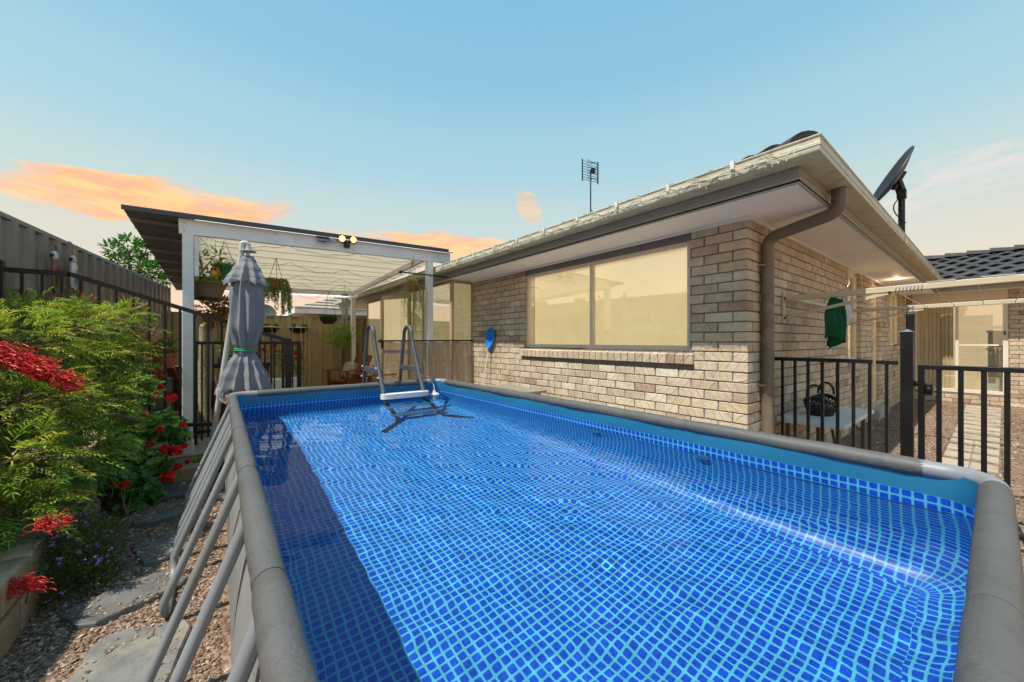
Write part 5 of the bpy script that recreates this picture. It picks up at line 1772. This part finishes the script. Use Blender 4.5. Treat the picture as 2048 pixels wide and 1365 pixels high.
for h in ((162, 983, 2.3, .036), (170, 937, 2.5, .036), (106, 935, 2.3, .026), (145, 992, 2.25, .03), (60, 1165, 1.7, .03)):
    petal_ball(*h, mat_=M_CORAL, parent=gs_)
    c = at(*h[:3]); part(MB().tube([c - UP * .10 - CR * .02, c], .0022, 5), 'flower_stalk', M_GERD, gs_)

# --- purple cuphea bush
cu_ = thing('purple_bush', 'low dark bush dotted with tiny purple flowers by the gravel path', 'bush', (-.68, 2.85, 0))
A, F, S = MB(), MB(), MB()
for (px_, py_, t_, r_) in ((150, 1100, 2.0, .17), (110, 1130, 1.9, .16), (190, 1080, 2.1, .14), (150, 1170, 1.9, .14), (185, 1130, 2.0, .13), (140, 1040, 2.1, .12)):
    c = at(px_, py_, t_)
    S.tube([Vector((-.70, 2.85, .02)), c], [.010, .004], 5)
    for k in range(int(1500 * r_ / .15)):
        dv = rdir(); p = c + dv * r_ * (rv(.1, 1) ** .4)
        A.leaf(p, dv + rdir() * .7 + UP * .4, rdir(), rv(.012, .022), rv(.005, .008))
    for k in range(24):
        dv = (rdir(-.2, 1) - CF * .4).normalized(); p = c + dv * r_ * rv(.9, 1.06)
        for j in range(5):
            F.leaf(p, dv * .3 + rdir(), dv, rv(.010, .014), .008)
part(A, 'foliage', M_CUPH, cu_); part(S, 'stems', M_TWIG, cu_)
o = part(F, 'flowers', M_PURP, cu_); o['kind'] = 'stuff'

# --- bronze-leaved shrubs by the fence
def shrub(name, label, base, lobes_, n, L, W, m_, cat='shrub', down=0.0, stem=True):
    t = thing(name, label, cat, tuple(base)); A, S = MB(), MB()
    for (c, r_) in lobes_:
        c = Vector(c)
        if stem:
            S.tube([Vector(base), Vector(base).lerp(c, .5) + rdir() * .03, c], [.012, .008, .004], 5)
        for k in range(int(n * r_ / .15)):
            dv = rdir(); p = c + dv * r_ * (rv(.15, 1) ** .45)
            A.leaf(p, dv + UP * (.5 - down) + rdir() * .4, dv + UP * .8 + rdir() * .4, rv(.7, 1.15) * L, rv(.7, 1.1) * W, .2)
    part(A, 'foliage', m_, t)
    if stem:
        part(S, 'branches', M_TWIG, t)
    return t
for (px_, py_, lb) in ((55, 605, 'bronze-tipped young shrub below the painted bird ornament'), (105, 625, 'small orange-leaved shrub beneath the fence rail'), (160, 610, 'golden-bronze leafy shoot in front of the taupe fence')):
    c = at(px_, py_, 3.5)
    shrub('bronze_shrub', lb, (c.x, c.y, .3), [(c, .11), (c - UP * .16, .12)], 60, .055, .022, M_ORG)

# --- spiky cordylines
def spiky(name, label, c, n, L, W, m_, base):
    t = thing(name, label, 'plant', base); A = MB()
    c = Vector(c)
    part(MB().tube([Vector(base), c - UP * .05, c], [.022, .018, .014], 7), 'trunk', M_TWIG, t)
    for k in range(n):
        d = rdir(-.35, 1.0); l_ = L * rv(.7, 1.1); sd = d.cross(UP).normalized() * (W / 2)
        dr = UP * (.18 * l_ * (1 - d.z))
        p0, p1, p2 = c + d * .02, c + d * l_ * .5 + dr * .1, c + d * l_ - dr
        A.add([tuple(p0 - sd * .6), tuple(p0 + sd * .6), tuple(p1 + sd), tuple(p2), tuple(p1 - sd)], [(0, 1, 2, 4), (4, 2, 3)])
    part(A, 'blades', m_, t)
spiky('cordyline_plant', 'spiky golden cordyline standing up before the taupe fence', at(262, 625, 4.3), 60, .36, .016, M_BLADEG, (at(262, 625, 4.3).x, at(262, 625, 4.3).y, .1))
spiky('cordyline_plant', 'spiky pinkish-tan cordyline behind the raked pool fence', at(292, 690, 4.2), 85, .36, .014, M_BLADE, (at(292, 690, 4.2).x, at(292, 690, 4.2).y, .05))
spiky('cordyline_plant', 'lower dry-bladed cordyline clump under the two spiky heads', at(270, 760, 4.3), 50, .30, .014, M_BLADE, (at(270, 760, 4.3).x, at(270, 760, 4.3).y, .05))

# --- tree beyond the fence
tr = thing('leafy_tree', 'glossy green tree rising above the boundary fence beside the pergola roof', 'tree', (-1.7, 12.6, 0))
A, S = MB(), MB()
for (px_, py_, r_) in ((225, 498, .17), (255, 490, .22), (285, 500, .17), (240, 530, .26), (275, 530, .28), (300, 545, .26), (262, 560, .3), (318, 540, .20), (213, 535, .16), (296, 485, .10), (330, 560, .12)):
    c = at(px_, py_, 8.9)
    S.tube([Vector((-1.7, 12.6, 0)), Vector((-1.65, 12.4, 2.2)), c], [.06, .035, .008], 6)
    for k in range(int(120 * r_ / .15)):
        dv = rdir(); p = c + dv * r_ * (rv(.1, 1) ** .5)
        A.leaf(p, dv + UP * .25 + rdir() * .4, dv + UP, rv(.09, .15), rv(.04, .06), .2)
part(A, 'crown', M_TREE, tr); part(S, 'trunk', M_TWIG, tr)

# ================================================================ things under the pergola
def hanger(t, hook, pts, m_=None):
    for p in pts:
        part(MB().tube([hook, p], .003, 4), 'hanging_wire', m_ or M_BLACK, t)
def pot(t, c, r0, r1, h, m_, name='pot'):
    return part(MB().lathe([(0, 0), (r0, 0), (r1, h * .86), (r1 * 1.08, h * .86), (r1 * 1.08, h), (r1 * .95, h), (r1 * .9, h * .8), (0, h * .8)], 22, c), name, m_, t, smooth=True, ang=35)
def tuft(c, r_, n, L, W, spread=.8):
    A = MB()
    for k in range(n):
        d = (rdir(-.1, 1) * spread + UP * .4)
        p = Vector(c) + Vector((rv(-r_, r_), rv(-r_, r_), 0))
        A.leaf(p, d, rdir(), rv(.6, 1.2) * L, W, .3)
    return A
c = Vector((.03, 6.30, 2.12))
t = thing('hanging_pot', 'green plastic hanging pot on wires behind the front pergola beam', 'hanging plant', tuple(c))
pot(t, c, .10, .125, .19, M_GPOT); hanger(t, c + UP * .53, [c + UP * .19 + Vector((.12 * math.cos(a), .12 * math.sin(a), 0)) for a in (0, 2.1, 4.2)])
part(tuft(c + UP * .19, .10, 90, .07, .012, 1.1), 'foliage', M_GER, t)
c = Vector((.69, 7.0, 2.12))
t = thing('hanging_succulent', 'hanging basket of long trailing pale green succulent tails', 'hanging plant', tuple(c))
pot(t, c, .08, .11, .15, M_TERRA); hanger(t, c + UP * .50, [c + UP * .15 + Vector((.11 * math.cos(a), .11 * math.sin(a), 0)) for a in (.5, 2.6, 4.7)])
A = MB()
for k in range(80):
    a = rv(0, 6.28); ln = rv(.14, .50) * (1.2 if math.cos(a - .3) > .3 else .75)
    x0 = c + Vector((math.cos(a) * .10, math.sin(a) * .10, .15))
    out_ = Vector((math.cos(a), math.sin(a), 0)) * rv(.05, .12)
    for j in range(int(ln / .013)):
        f = j * .013
        q = x0 + out_ * (1 - math.exp(-f * 14)) + UP * (.04 * math.sin(min(1, f * 12) * 3.14) - f)
        for i in range(3):
            A.leaf(q, rdir() - UP * .3, rdir(), .027, .014)
part(A, 'tails', M_SUCC, t)
c = Vector((1.93, 9.3, 1.80))
t = thing('hanging_basket', 'dark moss-lined hanging basket before the neighbouring roof', 'hanging plant', tuple(c))
part(MB().lathe([(0, -.12), (.10, -.11), (.17, -.04), (.19, .04)], 20, c, capt=True), 'basket', pm('dark_coir', (.20, .17, .12), (.27, .23, .17), 20, .95, .8, 80), t, smooth=True)
hanger(t, Vector((1.93, 9.3, 2.42)), [c + Vector((.18 * math.cos(a), .18 * math.sin(a), .04)) for a in (0, 2.1, 4.2)])
part(tuft(c + UP * .04, .16, 120, .09, .02), 'foliage', M_GERD, t)
c = Vector((2.49, 5.88, 2.12))
t = thing('hanging_planter', 'red square hanging planter with long trailing strings of pearls', 'hanging plant', tuple(c))
part(MB().box(c.x - .075, c.x + .075, c.y - .075, c.y + .075, c.z, c.z + .16), 'pot', pm('red_glaze', (.62, .08, .10), (.70, .12, .14), 5, .35), t, bevel=.01)
hanger(t, c + UP * .50, [c + Vector((sx__, sy__, .16)) for sx__ in (-.07, .07) for sy__ in (-.07, .07)])
A = MB()
for k in range(70):
    a = rv(0, 6.28); x0 = c + Vector((math.cos(a) * .085, math.sin(a) * .085, .16)); out_ = Vector((math.cos(a), math.sin(a), 0)) * rv(.02, .11)
    ln = rv(.25, .92)
    A.tube([x0, x0 + out_ * .8 - UP * .1, x0 + out_ - UP * ln], .0022, 3)
    for j in range(int(ln / .022)):
        A.leaf(x0 + out_ * min(1, j * .15) - UP * (j * .022), rdir() - UP * .3, rdir(), .020, .012)
part(A, 'strings', M_STRING, t); part(tuft(c + UP * .16, .06, 40, .06, .014), 'foliage', M_GER, t)
for (x, lb, gm_) in ((.92, 'white-rimmed wall planter of rosettes on the olive fence by the umbrella', M_YG), (1.52, 'white-rimmed wall planter of red-tinged rosettes on the olive fence', M_YG)):
    c = Vector((x, 10.52, 1.50))
    t = thing('wall_planter', lb, 'planter', tuple(c), 'planters on the olive fence')
    part(MB().grid(lambda a, b: (c.x + (.12 + .10 * b) * math.cos(a * math.pi), c.y + .10 - (.05 + .13 * b) * math.sin(a * math.pi), c.z + .13 * b), 18, 5), 'trough', M_BLACK, t, smooth=True)
    part(MB().tube([(c.x + .225 * math.cos(k * math.pi / 14), c.y + .10 - .19 * math.sin(k * math.pi / 14), c.z + .135) for k in range(15)], .016, 6), 'rim', M_PLASTIC_W, t, smooth=True)
    A = MB()
    for k in range(9):
        q = c + Vector((rv(-.17, .17), rv(-.05, .05), .14))
        for j in range(16):
            A.leaf(q, rdir(.0, 1), UP, rv(.08, .12), .035, .2)
    part(A, 'rosettes', gm_, t)
    for dx in (-.16, .02, .12):
        q = c + Vector((dx, -.10, .11)); ln = rv(.25, .75)
        part(MB().tube([q, q - UP * ln * .5 + CR * .02, q - UP * ln], .005, 4), 'light_strand', M_WIRE_W, t)
# wooden owl wind chime
c = Vector((-.06, 6.2, 2.12)); M_OWL = pm('varnished_wood', (.62, .38, .14), (.70, .48, .20), 14, .5)
t = thing('owl_chime', 'wooden owl wind chime with bamboo tubes hanging under the pergola', 'wind chime', tuple(c))
part(MB().ball(c + UP * .07, (.055, .03, .075), 12, 9), 'owl_body', M_OWL, t, smooth=True)
part(MB().ball(c + UP * .05 - CF * .022, (.034, .02, .045), 10, 8), 'owl_belly', pm('pale_wood', (.85, .70, .42), (.80, .64, .36), 8, .5), t, smooth=True)
for sg in (-1, 1):
    part(MB().ball(c + UP * .115 - CF * .028 + CR * (.022 * sg), .013, 8, 6), 'eye', M_BLACK, t)
    part(MB().leaf(c + UP * .13 + CR * (.03 * sg), UP + CR * .4 * sg, CF, .04, .02), 'ear_tuft', M_OWL, t)
    part(MB().leaf(c + UP * .09 + CR * (.045 * sg), CR * (.4 * sg) - UP, CF, .11, .035), 'wing', M_OWL, t)
part(MB().tube([c + UP * .13, Vector((-.06, 6.2, 2.60))], .002, 4), 'hanging_cord', M_BLACK, t)
part(MB().lathe([(.045, 0), (.045, .012)], 14, c + CR * .04 - UP * .05, capt=True), 'chime_plate', M_OWL, t)
for k in range(6):
    q = c + CR * .04 + Vector((.034 * math.cos(k * 1.05), .034 * math.sin(k * 1.05), -.06))
    part(MB().tube([q - UP * .02, q - UP * (.16 + .02 * (k % 3))], .008, 7), 'chime_tube', M_OWL, t)
c = Vector((2.11, 8.6, 2.28))
t = thing('metal_chime', 'silver tube wind chime hanging beside the far pergola post', 'wind chime', tuple(c))
part(MB().lathe([(.075, 0), (.075, .02)], 16, c, capt=True), 'top_disc', M_BLACK, t)
part(MB().tube([c, c + UP * .25], .003, 4), 'hanging_cord', M_BLACK, t)
for k in range(5):
    q = c + Vector((.055 * math.cos(k * 1.257), .055 * math.sin(k * 1.257), -.05)); part(MB().tube([q, q - UP * (.40 + .05 * k)], .013, 8), 'chime_tube', M_ALU, t, smooth=True)
# brown bowl pot and golden-leaved plant by the post
c = Vector((-.13, 6.05, 1.84))
t = thing('bowl_planter', 'wide brown bowl planter of golden leaves fixed beside the white post', 'planter', tuple(c))
pot(t, c, .13, .19, .20, M_BPOT)
part(tuft(c + UP * .19, .12, 70, .13, .045), 'foliage', M_YG, t)
part(MB().bar(c - Vector((.10, 0, .02)), c + Vector((.1, 0, -.02)), .20, .02).bar((-.28, 5.80, 1.80), (-.13, 6.05, 1.82), .03, .03), 'bracket', M_BLACK, t)
st = thing('mossy_stump', 'pale mossy tree-fern stump crowned with golden leaves under the pergola', 'plant', (-.17, 6.55, 0))
part(MB().lathe([(.075, 0), (.065, .5), (.075, 1.0), (.06, 1.35), (.075, 1.5), (.03, 1.56)], 14, (-.17, 6.55, 0), wob=lambda a, z: 1 + .15 * math.sin(3 * a + z * 9)), 'stump', pm('mossy_bark', (.55, .50, .40), (.66, .62, .52), 20, .95, 1.0, 50), st, smooth=True)
A = MB()
for (q, r_, n) in ((Vector((-.12, 6.5, 1.72)), .17, 110), (Vector((.05, 6.5, 1.78)), .14, 80), (Vector((-.02, 6.4, 1.62)), .14, 70)):
    for k in range(n):
        dv = rdir(); A.leaf(q + dv * r_ * rv(.3, 1), dv + rdir() * .4, UP + rdir() * .4, rv(.09, .15), rv(.035, .05), .25)
part(A, 'foliage', M_YEL, st)
shrub('climbing_plant', 'climbing vine with golden-green leaves twining up inside the white post', (-.21, 5.9, 2.1), [((-.20, 5.92, 2.30), .11), ((-.06, 5.95, 2.36), .09), ((-.20, 5.92, 2.12), .10)], 42, .085, .04, M_YG, 'plant')
shrub('lime_shrub', 'lime-green leafy shrub glowing behind the closed umbrella', (.15, 9.6, 0), [((.12, 9.4, 1.92), .22), ((.40, 9.5, 1.86), .2), ((-.1, 9.5, 1.8), .2)], 90, .07, .035, M_YG)
shrub('potted_shrub', 'leafy green shrub low beyond the raked fence', (.1, 7.6, 0), [((.06, 7.5, 1.22), .14), ((.2, 7.6, 1.15), .12)], 60, .06, .03, M_GER)
# topiary
tp = shrub('topiary_tree', 'round bright green topiary on a thin stem by the olive fence', (2.42, 10.15, 0), [((2.35, 10.1, 1.45), .26), ((2.55, 10.15, 1.5), .22), ((2.25, 10.1, 1.35), .18), ((2.72, 10.2, 1.35), .2), ((2.42, 10.1, 1.25), .2)], 150, .06, .03, leafmat('lime_leaf', (.52, .66, .16), (.42, .58, .14), .35), 'tree')
part(MB().tube([(2.42, 10.15, 0), (2.45, 10.15, 1.2)], [.03, .02], 8), 'stem', M_TWIG, tp)

# ---- chairs
M_WOOD = pm('red_brown_timber', (.46, .24, .12), (.56, .31, .16), 6, .55, .2, 40, stretch=(1, .25, 1), rnd=.2)
M_CUSH = pm('patterned_cushion', (.80, .74, .68), (.40, .34, .32), 14, .9, .2, 60)
def adirondack(loc, rz_, label, cush=True):
    t = thing('adirondack_chair', label, 'chair', loc, 'timber chairs under the pergola', rot=(0, 0, rz_))
    for i in range(5):
        x = -.22 + i * .11
        part(MB().bar((x, .22, .36), (x, .52, .98 - .02 * abs(i - 2)), .095, .02, up=(0, -1, .3)), 'back_slat', M_WOOD, t, local=True)
    for i in range(5):
        y = -.28 + i * .105
        part(MB().box(-.27, .27, y, y + .09, .37 - .03 * i / 4 - .02, .39 - .03 * i / 4), 'seat_slat', M_WOOD, t, local=True)
    for sg in (-1, 1):
        part(MB().box(sg * .33 - .06, sg * .33 + .06, -.38, .36, .60, .625), 'armrest', M_WOOD, t, local=True, bevel=.006)
        part(MB().bar((sg * .30, -.28, 0), (sg * .30, -.28, .60), .035, .09), 'leg', M_WOOD, t, local=True)
        part(MB().bar((sg * .30, .30, 0), (sg * .30, .30, .60), .035, .07), 'leg', M_WOOD, t, local=True)
        part(MB().bar((sg * .27, -.34, .36), (sg * .27, .46, .20), .03, .10), 'side_rail', M_WOOD, t, local=True)
    part(MB().bar((-.27, .40, .66), (.27, .40, .66), .02, .07), 'back_rail', M_WOOD, t, local=True)
    return t
def cushion(loc, rot, label, m_, s=(.21, .07, .21)):
    mb = MB()
    def fn(a, b):
        th = a * 2 * math.pi; ph = (b - .5) * math.pi
        cx_ = math.copysign(abs(math.cos(th)) ** .55, math.cos(th)); cz_ = math.copysign(abs(math.sin(th)) ** .55, math.sin(th))
        rr = math.cos(ph) ** .6 if math.cos(ph) > 0 else 0
        return (s[0] * cx_ * rr, s[1] * math.sin(ph), s[2] * cz_ * rr)
    mb.grid(fn, 24, 12, closed_u=True)
    o = part(mb, 'cushion', m_, None, smooth=True, ang=80, loc=loc, rot=rot)
    return tag(o, label, 'cushion')
adirondack((2.38, 9.45, 0), R(-62), 'red-brown slatted armchair holding a patterned cushion by the topiary')
cushion((2.42, 9.47, .60), (R(-22), 0, R(-62)), 'brown and cream patterned cushion on the slatted armchair by the topiary', M_CUSH)
adirondack((2.50, 7.9, 0), R(-75), 'dark timber armchair beside the smoky plastic sheet')
cushion((2.46, 7.93, .60), (R(-22), 0, R(-75)), 'pale patterned cushion on the timber armchair by the screen door', M_CUSH)
adirondack((-.10, 7.2, 0), R(150), 'orange-brown timber chair with mauve seat pad behind the pool fence')
cushion((-.11, 7.2, .44), (R(90), 0, R(150)), 'mauve seat pad on the orange-brown chair behind the pool fence', pm('mauve_cloth', (.66, .50, .60), (.72, .56, .66), 6, .9), (.24, .045, .22))
cushion((-.24, 7.34, .72), (R(-25), 0, R(150)), 'black and white floral cushion leaning on the orange-brown chair', pm('floral_cloth', (.80, .78, .80), (.14, .14, .20), 16, .9), (.20, .07, .22))
# barbecue
bq = thing('barbecue', 'black covered barbecue trolley standing in the shade of the pergola', 'barbecue', (.25, 8.6, 0))
part(MB().box(-.25, .75, 8.4, 8.9, .82, .90), 'shelf', M_BLACK, bq, bevel=.01)
part(MB().grid(lambda a, b: (-.05 + .6 * b, 8.65 - .24 * math.cos(a * math.pi), .90 + .24 * math.sin(a * math.pi)), 14, 2), 'hood', M_BLACK, bq, smooth=True)
for (x, y) in ((-.2, 8.45), (.7, 8.45), (-.2, 8.85), (.7, 8.85)):
    part(MB().bar((x, y, 0), (x, y, .82), .04, .04), 'leg', M_BLACK, bq)
part(MB().bar((.05, 8.38, 1.0), (.45, 8.38, 1.0), .02, .02), 'handle', M_ALU, bq)
part(MB().box(-.2, .7, 8.45, 8.85, .22, .25), 'lower_shelf', M_BLACK, bq)
# planter of red flowers
pf = thing('flower_planter', 'white planter box of red bougainvillea beside the black fence post', 'planter', (.80, 7.0, 0))
part(MB().box(.55, 1.0, 6.85, 7.15, .0, .70), 'planter_box', M_PLASTIC_W, pf, bevel=.012)
A, F = MB(), MB()
for (q, r_) in ((Vector((.66, 7.0, 1.12)), .17), (Vector((.85, 7.0, 1.10)), .17), (Vector((.98, 6.98, 1.02)), .13), (Vector((.78, 7.0, .92)), .18), (Vector((1.0, 6.95, .85)), .09)):
    for k in range(70):
        dv = rdir(); A.leaf(q + dv * r_ * rv(.2, 1), dv + rdir(), UP + rdir() * .5, rv(.04, .06), .028, .2)
part(A, 'foliage', M_GERD, pf)
for k in range(26):
    q = Vector((rv(.52, 1.12), rv(6.86, 7.05), rv(.84, 1.28)))
    B = MB()
    for j in range(12):
        dv = rdir(); round_leaf2(B, q + dv * .022, dv, .018)
    part(B, 'flower_cluster', M_RED, pf)
# ground odds and ends
c = Vector((-.12, 4.78, 0))
t = thing('succulent_pot', 'small round stone pot of green succulents on the gravel by the pool legs', 'pot', tuple(c))
pot(t, c, .08, .12, .13, M_STONE); part(tuft(c + UP * .11, .08, 130, .07, .012), 'foliage', M_YG, t)
o = part(MB().box(-.42, -.02, 4.12, 4.48, .0, .035), 'paving_slab', pm('dark_slab', (.30, .29, .29), (.36, .35, .34), 5, .8, .4, 40), None, bevel=.008)
tag(o, 'dark square paving slab lying on the gravel near the geraniums', 'slab')
o = part(MB().box(-.34, -.16, 4.52, 4.68, .0, .14), 'garden_block', M_BLOCK, None, bevel=.012)
tag(o, 'rough sandstone block standing alone beside the dark paving slab', 'block')
bd = thing('raised_bed', 'grey timber raised garden bed against the taupe fence', 'garden bed', (-.75, 7.6, 0))
M_GTIM = pm('grey_timber', (.42, .40, .37), (.50, .48, .44), 6, .85, .4, 30, stretch=(1, .2, 1), rnd=.15)
for k in range(4):
    part(MB().box(-.56, -.52, 6.6, 9.4, .02 + k * .20, .205 + k * .20), 'sleeper', M_GTIM, bd, bevel=.005)
    part(MB().box(-1.1, -.565, 6.6, 6.64, .02 + k * .20, .205 + k * .20), 'sleeper', M_GTIM, bd, bevel=.005)
part(MB().box(-1.0, -.565, 6.645, 9.4, .0, .76), 'soil', M_SOIL, bd)
c = Vector((-.72, 6.95, .76))
t = thing('red_pot', 'glossy red flower pot on the raised bed by the cordylines', 'pot', tuple(c)); pot(t, c, .07, .09, .16, MATS['red_glaze']); part(tuft(c + UP * .14, .06, 60, .12, .02), 'foliage', M_GER, t)
c = Vector((-.78, 8.2, .76))
t = thing('terracotta_pot', 'large terracotta pot of grassy leaves against the boundary fence', 'pot', tuple(c)); pot(t, c, .14, .19, .34, M_TERRA); part(tuft(c + UP * .32, .14, 70, .30, .016), 'foliage', M_GERD, t)
# painted metal birds on the side fence
def bird(c, label, body, crest, tailc):
    t = thing('bird_ornament', label, 'wall ornament', tuple(c), 'bird ornaments on the boundary fence')
    n_ = Vector((.993, -.119, 0)); s_ = Vector((.119, .993, 0))
    sp_l = [(-.02, -.26), (-.01, -.16), (.0, -.06), (.0, .03), (-.012, .10), (-.02, .145)]
    rad_ = [.012, .040, .058, .062, .050, .040]
    B = MB(); B.tube([c + s_ * q[0] + UP * q[1] for q in sp_l], rad_, 12); B.v = [tuple(c + (Vector(v_) - c) - n_ * ((Vector(v_) - c).dot(n_) * .5)) for v_ in B.v]
    part(B, 'body', body, t, smooth=True)
    part(MB().ball(c + UP * .165 - s_ * .028, (.030, .046, .050), 12, 8), 'head', pm('bird_white_%d' % int(c.y * 100), (.86, .85, .82), (.78, .77, .76), 8, .6), t, smooth=True)
    part(MB().tube([c + UP * .17 - s_ * .065, c + UP * .155 - s_ * .09, c + UP * .13 - s_ * .09], [.018, .013, .002], 8), 'beak', M_BLACK, t)
    A = MB()
    for k in range(6):
        A.leaf(c + UP * .21, UP + s_ * (-.35 + .13 * k), n_, .10, .016)
    part(A, 'crest', crest, t)
    A = MB()
    for k in range(8):
        A.leaf(c + n_ * .036 + UP * .07 + s_ * (.05 - .012 * k), -UP + s_ * (.34 - .07 * k), n_, .20 + .012 * k, .034)
    part(A, 'wing', tailc, t)
    part(MB().leaf(c - UP * .12, -UP + s_ * .1, n_, .26, .06), 'tail', tailc, t)
    part(MB().tube([c - UP * .17 - s_ * .16 + n_ * .02, c - UP * .16, c - UP * .13 + s_ * .16 + n_ * .02], .009, 6), 'branch', M_TWIG, t)
    A = MB()
    for k in range(7):
        A.leaf(c - UP * .17 - s_ * (.16 - .02 * k) + n_ * .02, -UP + rdir() * .5, n_, .09, .035)
    part(A, 'leaf_spray', M_GERD, t)
    part(MB().tube([c - n_ * .02, c - n_ * .09], .01, 6), 'hook', M_BLACK, t)
bird(Vector((-1.38, 6.08, 2.03)), 'painted metal bird ornament with brown wing and white head on the fence', pm('bird_brown', (.50, .36, .24), (.60, .50, .42), 10, .6), M_YEL, pm('bird_wing', (.34, .28, .32), (.50, .36, .22), 10, .6))
bird(Vector((-1.33, 6.46, 2.06)), 'white cockatoo ornament with raised yellow crest on the fence', MATS['bird_white_%d' % 608] if 'bird_white_608' in MATS else M_WHITE, pm('yellow_crest', (.86, .80, .45), (.80, .74, .38), 8, .6), pm('bird_grey', (.66, .66, .66), (.30, .30, .32), 10, .6))

# ================================================================ neighbour beyond the back fence
nb = thing('neighbour_house', 'neighbouring house with white gutter and pale tiled roof beyond the olive fence', 'house', (5, 15.2, 0))
M_NTILE = pm('pale_roof_tile', (.60, .56, .52), (.68, .64, .60), 8, .8, .5, 40, rnd=.2)
M_NWALL = pm('tan_render', (.66, .58, .46), (.72, .64, .52), 3, .9, .2, 40)
part(MB().box(2.6, 14, 15.9, 22, 0, 2.36), 'wall', M_NWALL, nb)
part(MB().box(2.05, 14.2, 15.20, 15.24, 2.30, 2.50).box(2.05, 2.09, 15.245, 22, 2.30, 2.50), 'gutter', M_WHITE, nb)
part(MB().box(2.09, 14.2, 15.245, 16.0, 2.34, 2.36).box(2.09, 2.7, 16.0, 22, 2.34, 2.36), 'soffit', M_CREAM, nb)
part(MB().add([(2.05, 15.2, 2.5), (14.2, 15.2, 2.5), (12, 18.0, 3.5), (4.85, 18.0, 3.5), (2.05, 22, 2.5), (4.85, 22, 3.5)], [(0, 1, 2, 3), (0, 3, 5, 4)]), 'roof', M_NTILE, nb)
for k in range(7):
    tt = k / 7
    part(MB().bar((2.05 + 2.8 * tt, 15.19 + 2.8 * tt, 2.51 + 1.0 * tt), (14.2 - 2.2 * tt, 15.19 + 2.8 * tt, 2.51 + 1.0 * tt), .10, .03), 'tile_course', M_NTILE, nb)
nd_ = thing('garden_dish', 'round dark dish seen above the olive fence by the umbrella', 'satellite dish', (.92, 12.2, 0))
part(MB().tube([(.92, 12.2, 0), (.92, 12.2, 1.9)], .03, 8), 'mast', M_BLACK, nd_)
part(MB().lathe([(0, 0), (.18, .02), (.30, .06)], 24, capb=False), 'dish', pm('dark_green_dish', (.22, .28, .26), (.27, .33, .30), 4, .6), nd_, smooth=True, loc=(.92, 12.2, 2.0), rot=(R(75), 0, R(-20)))
random.setstate(rs_state)
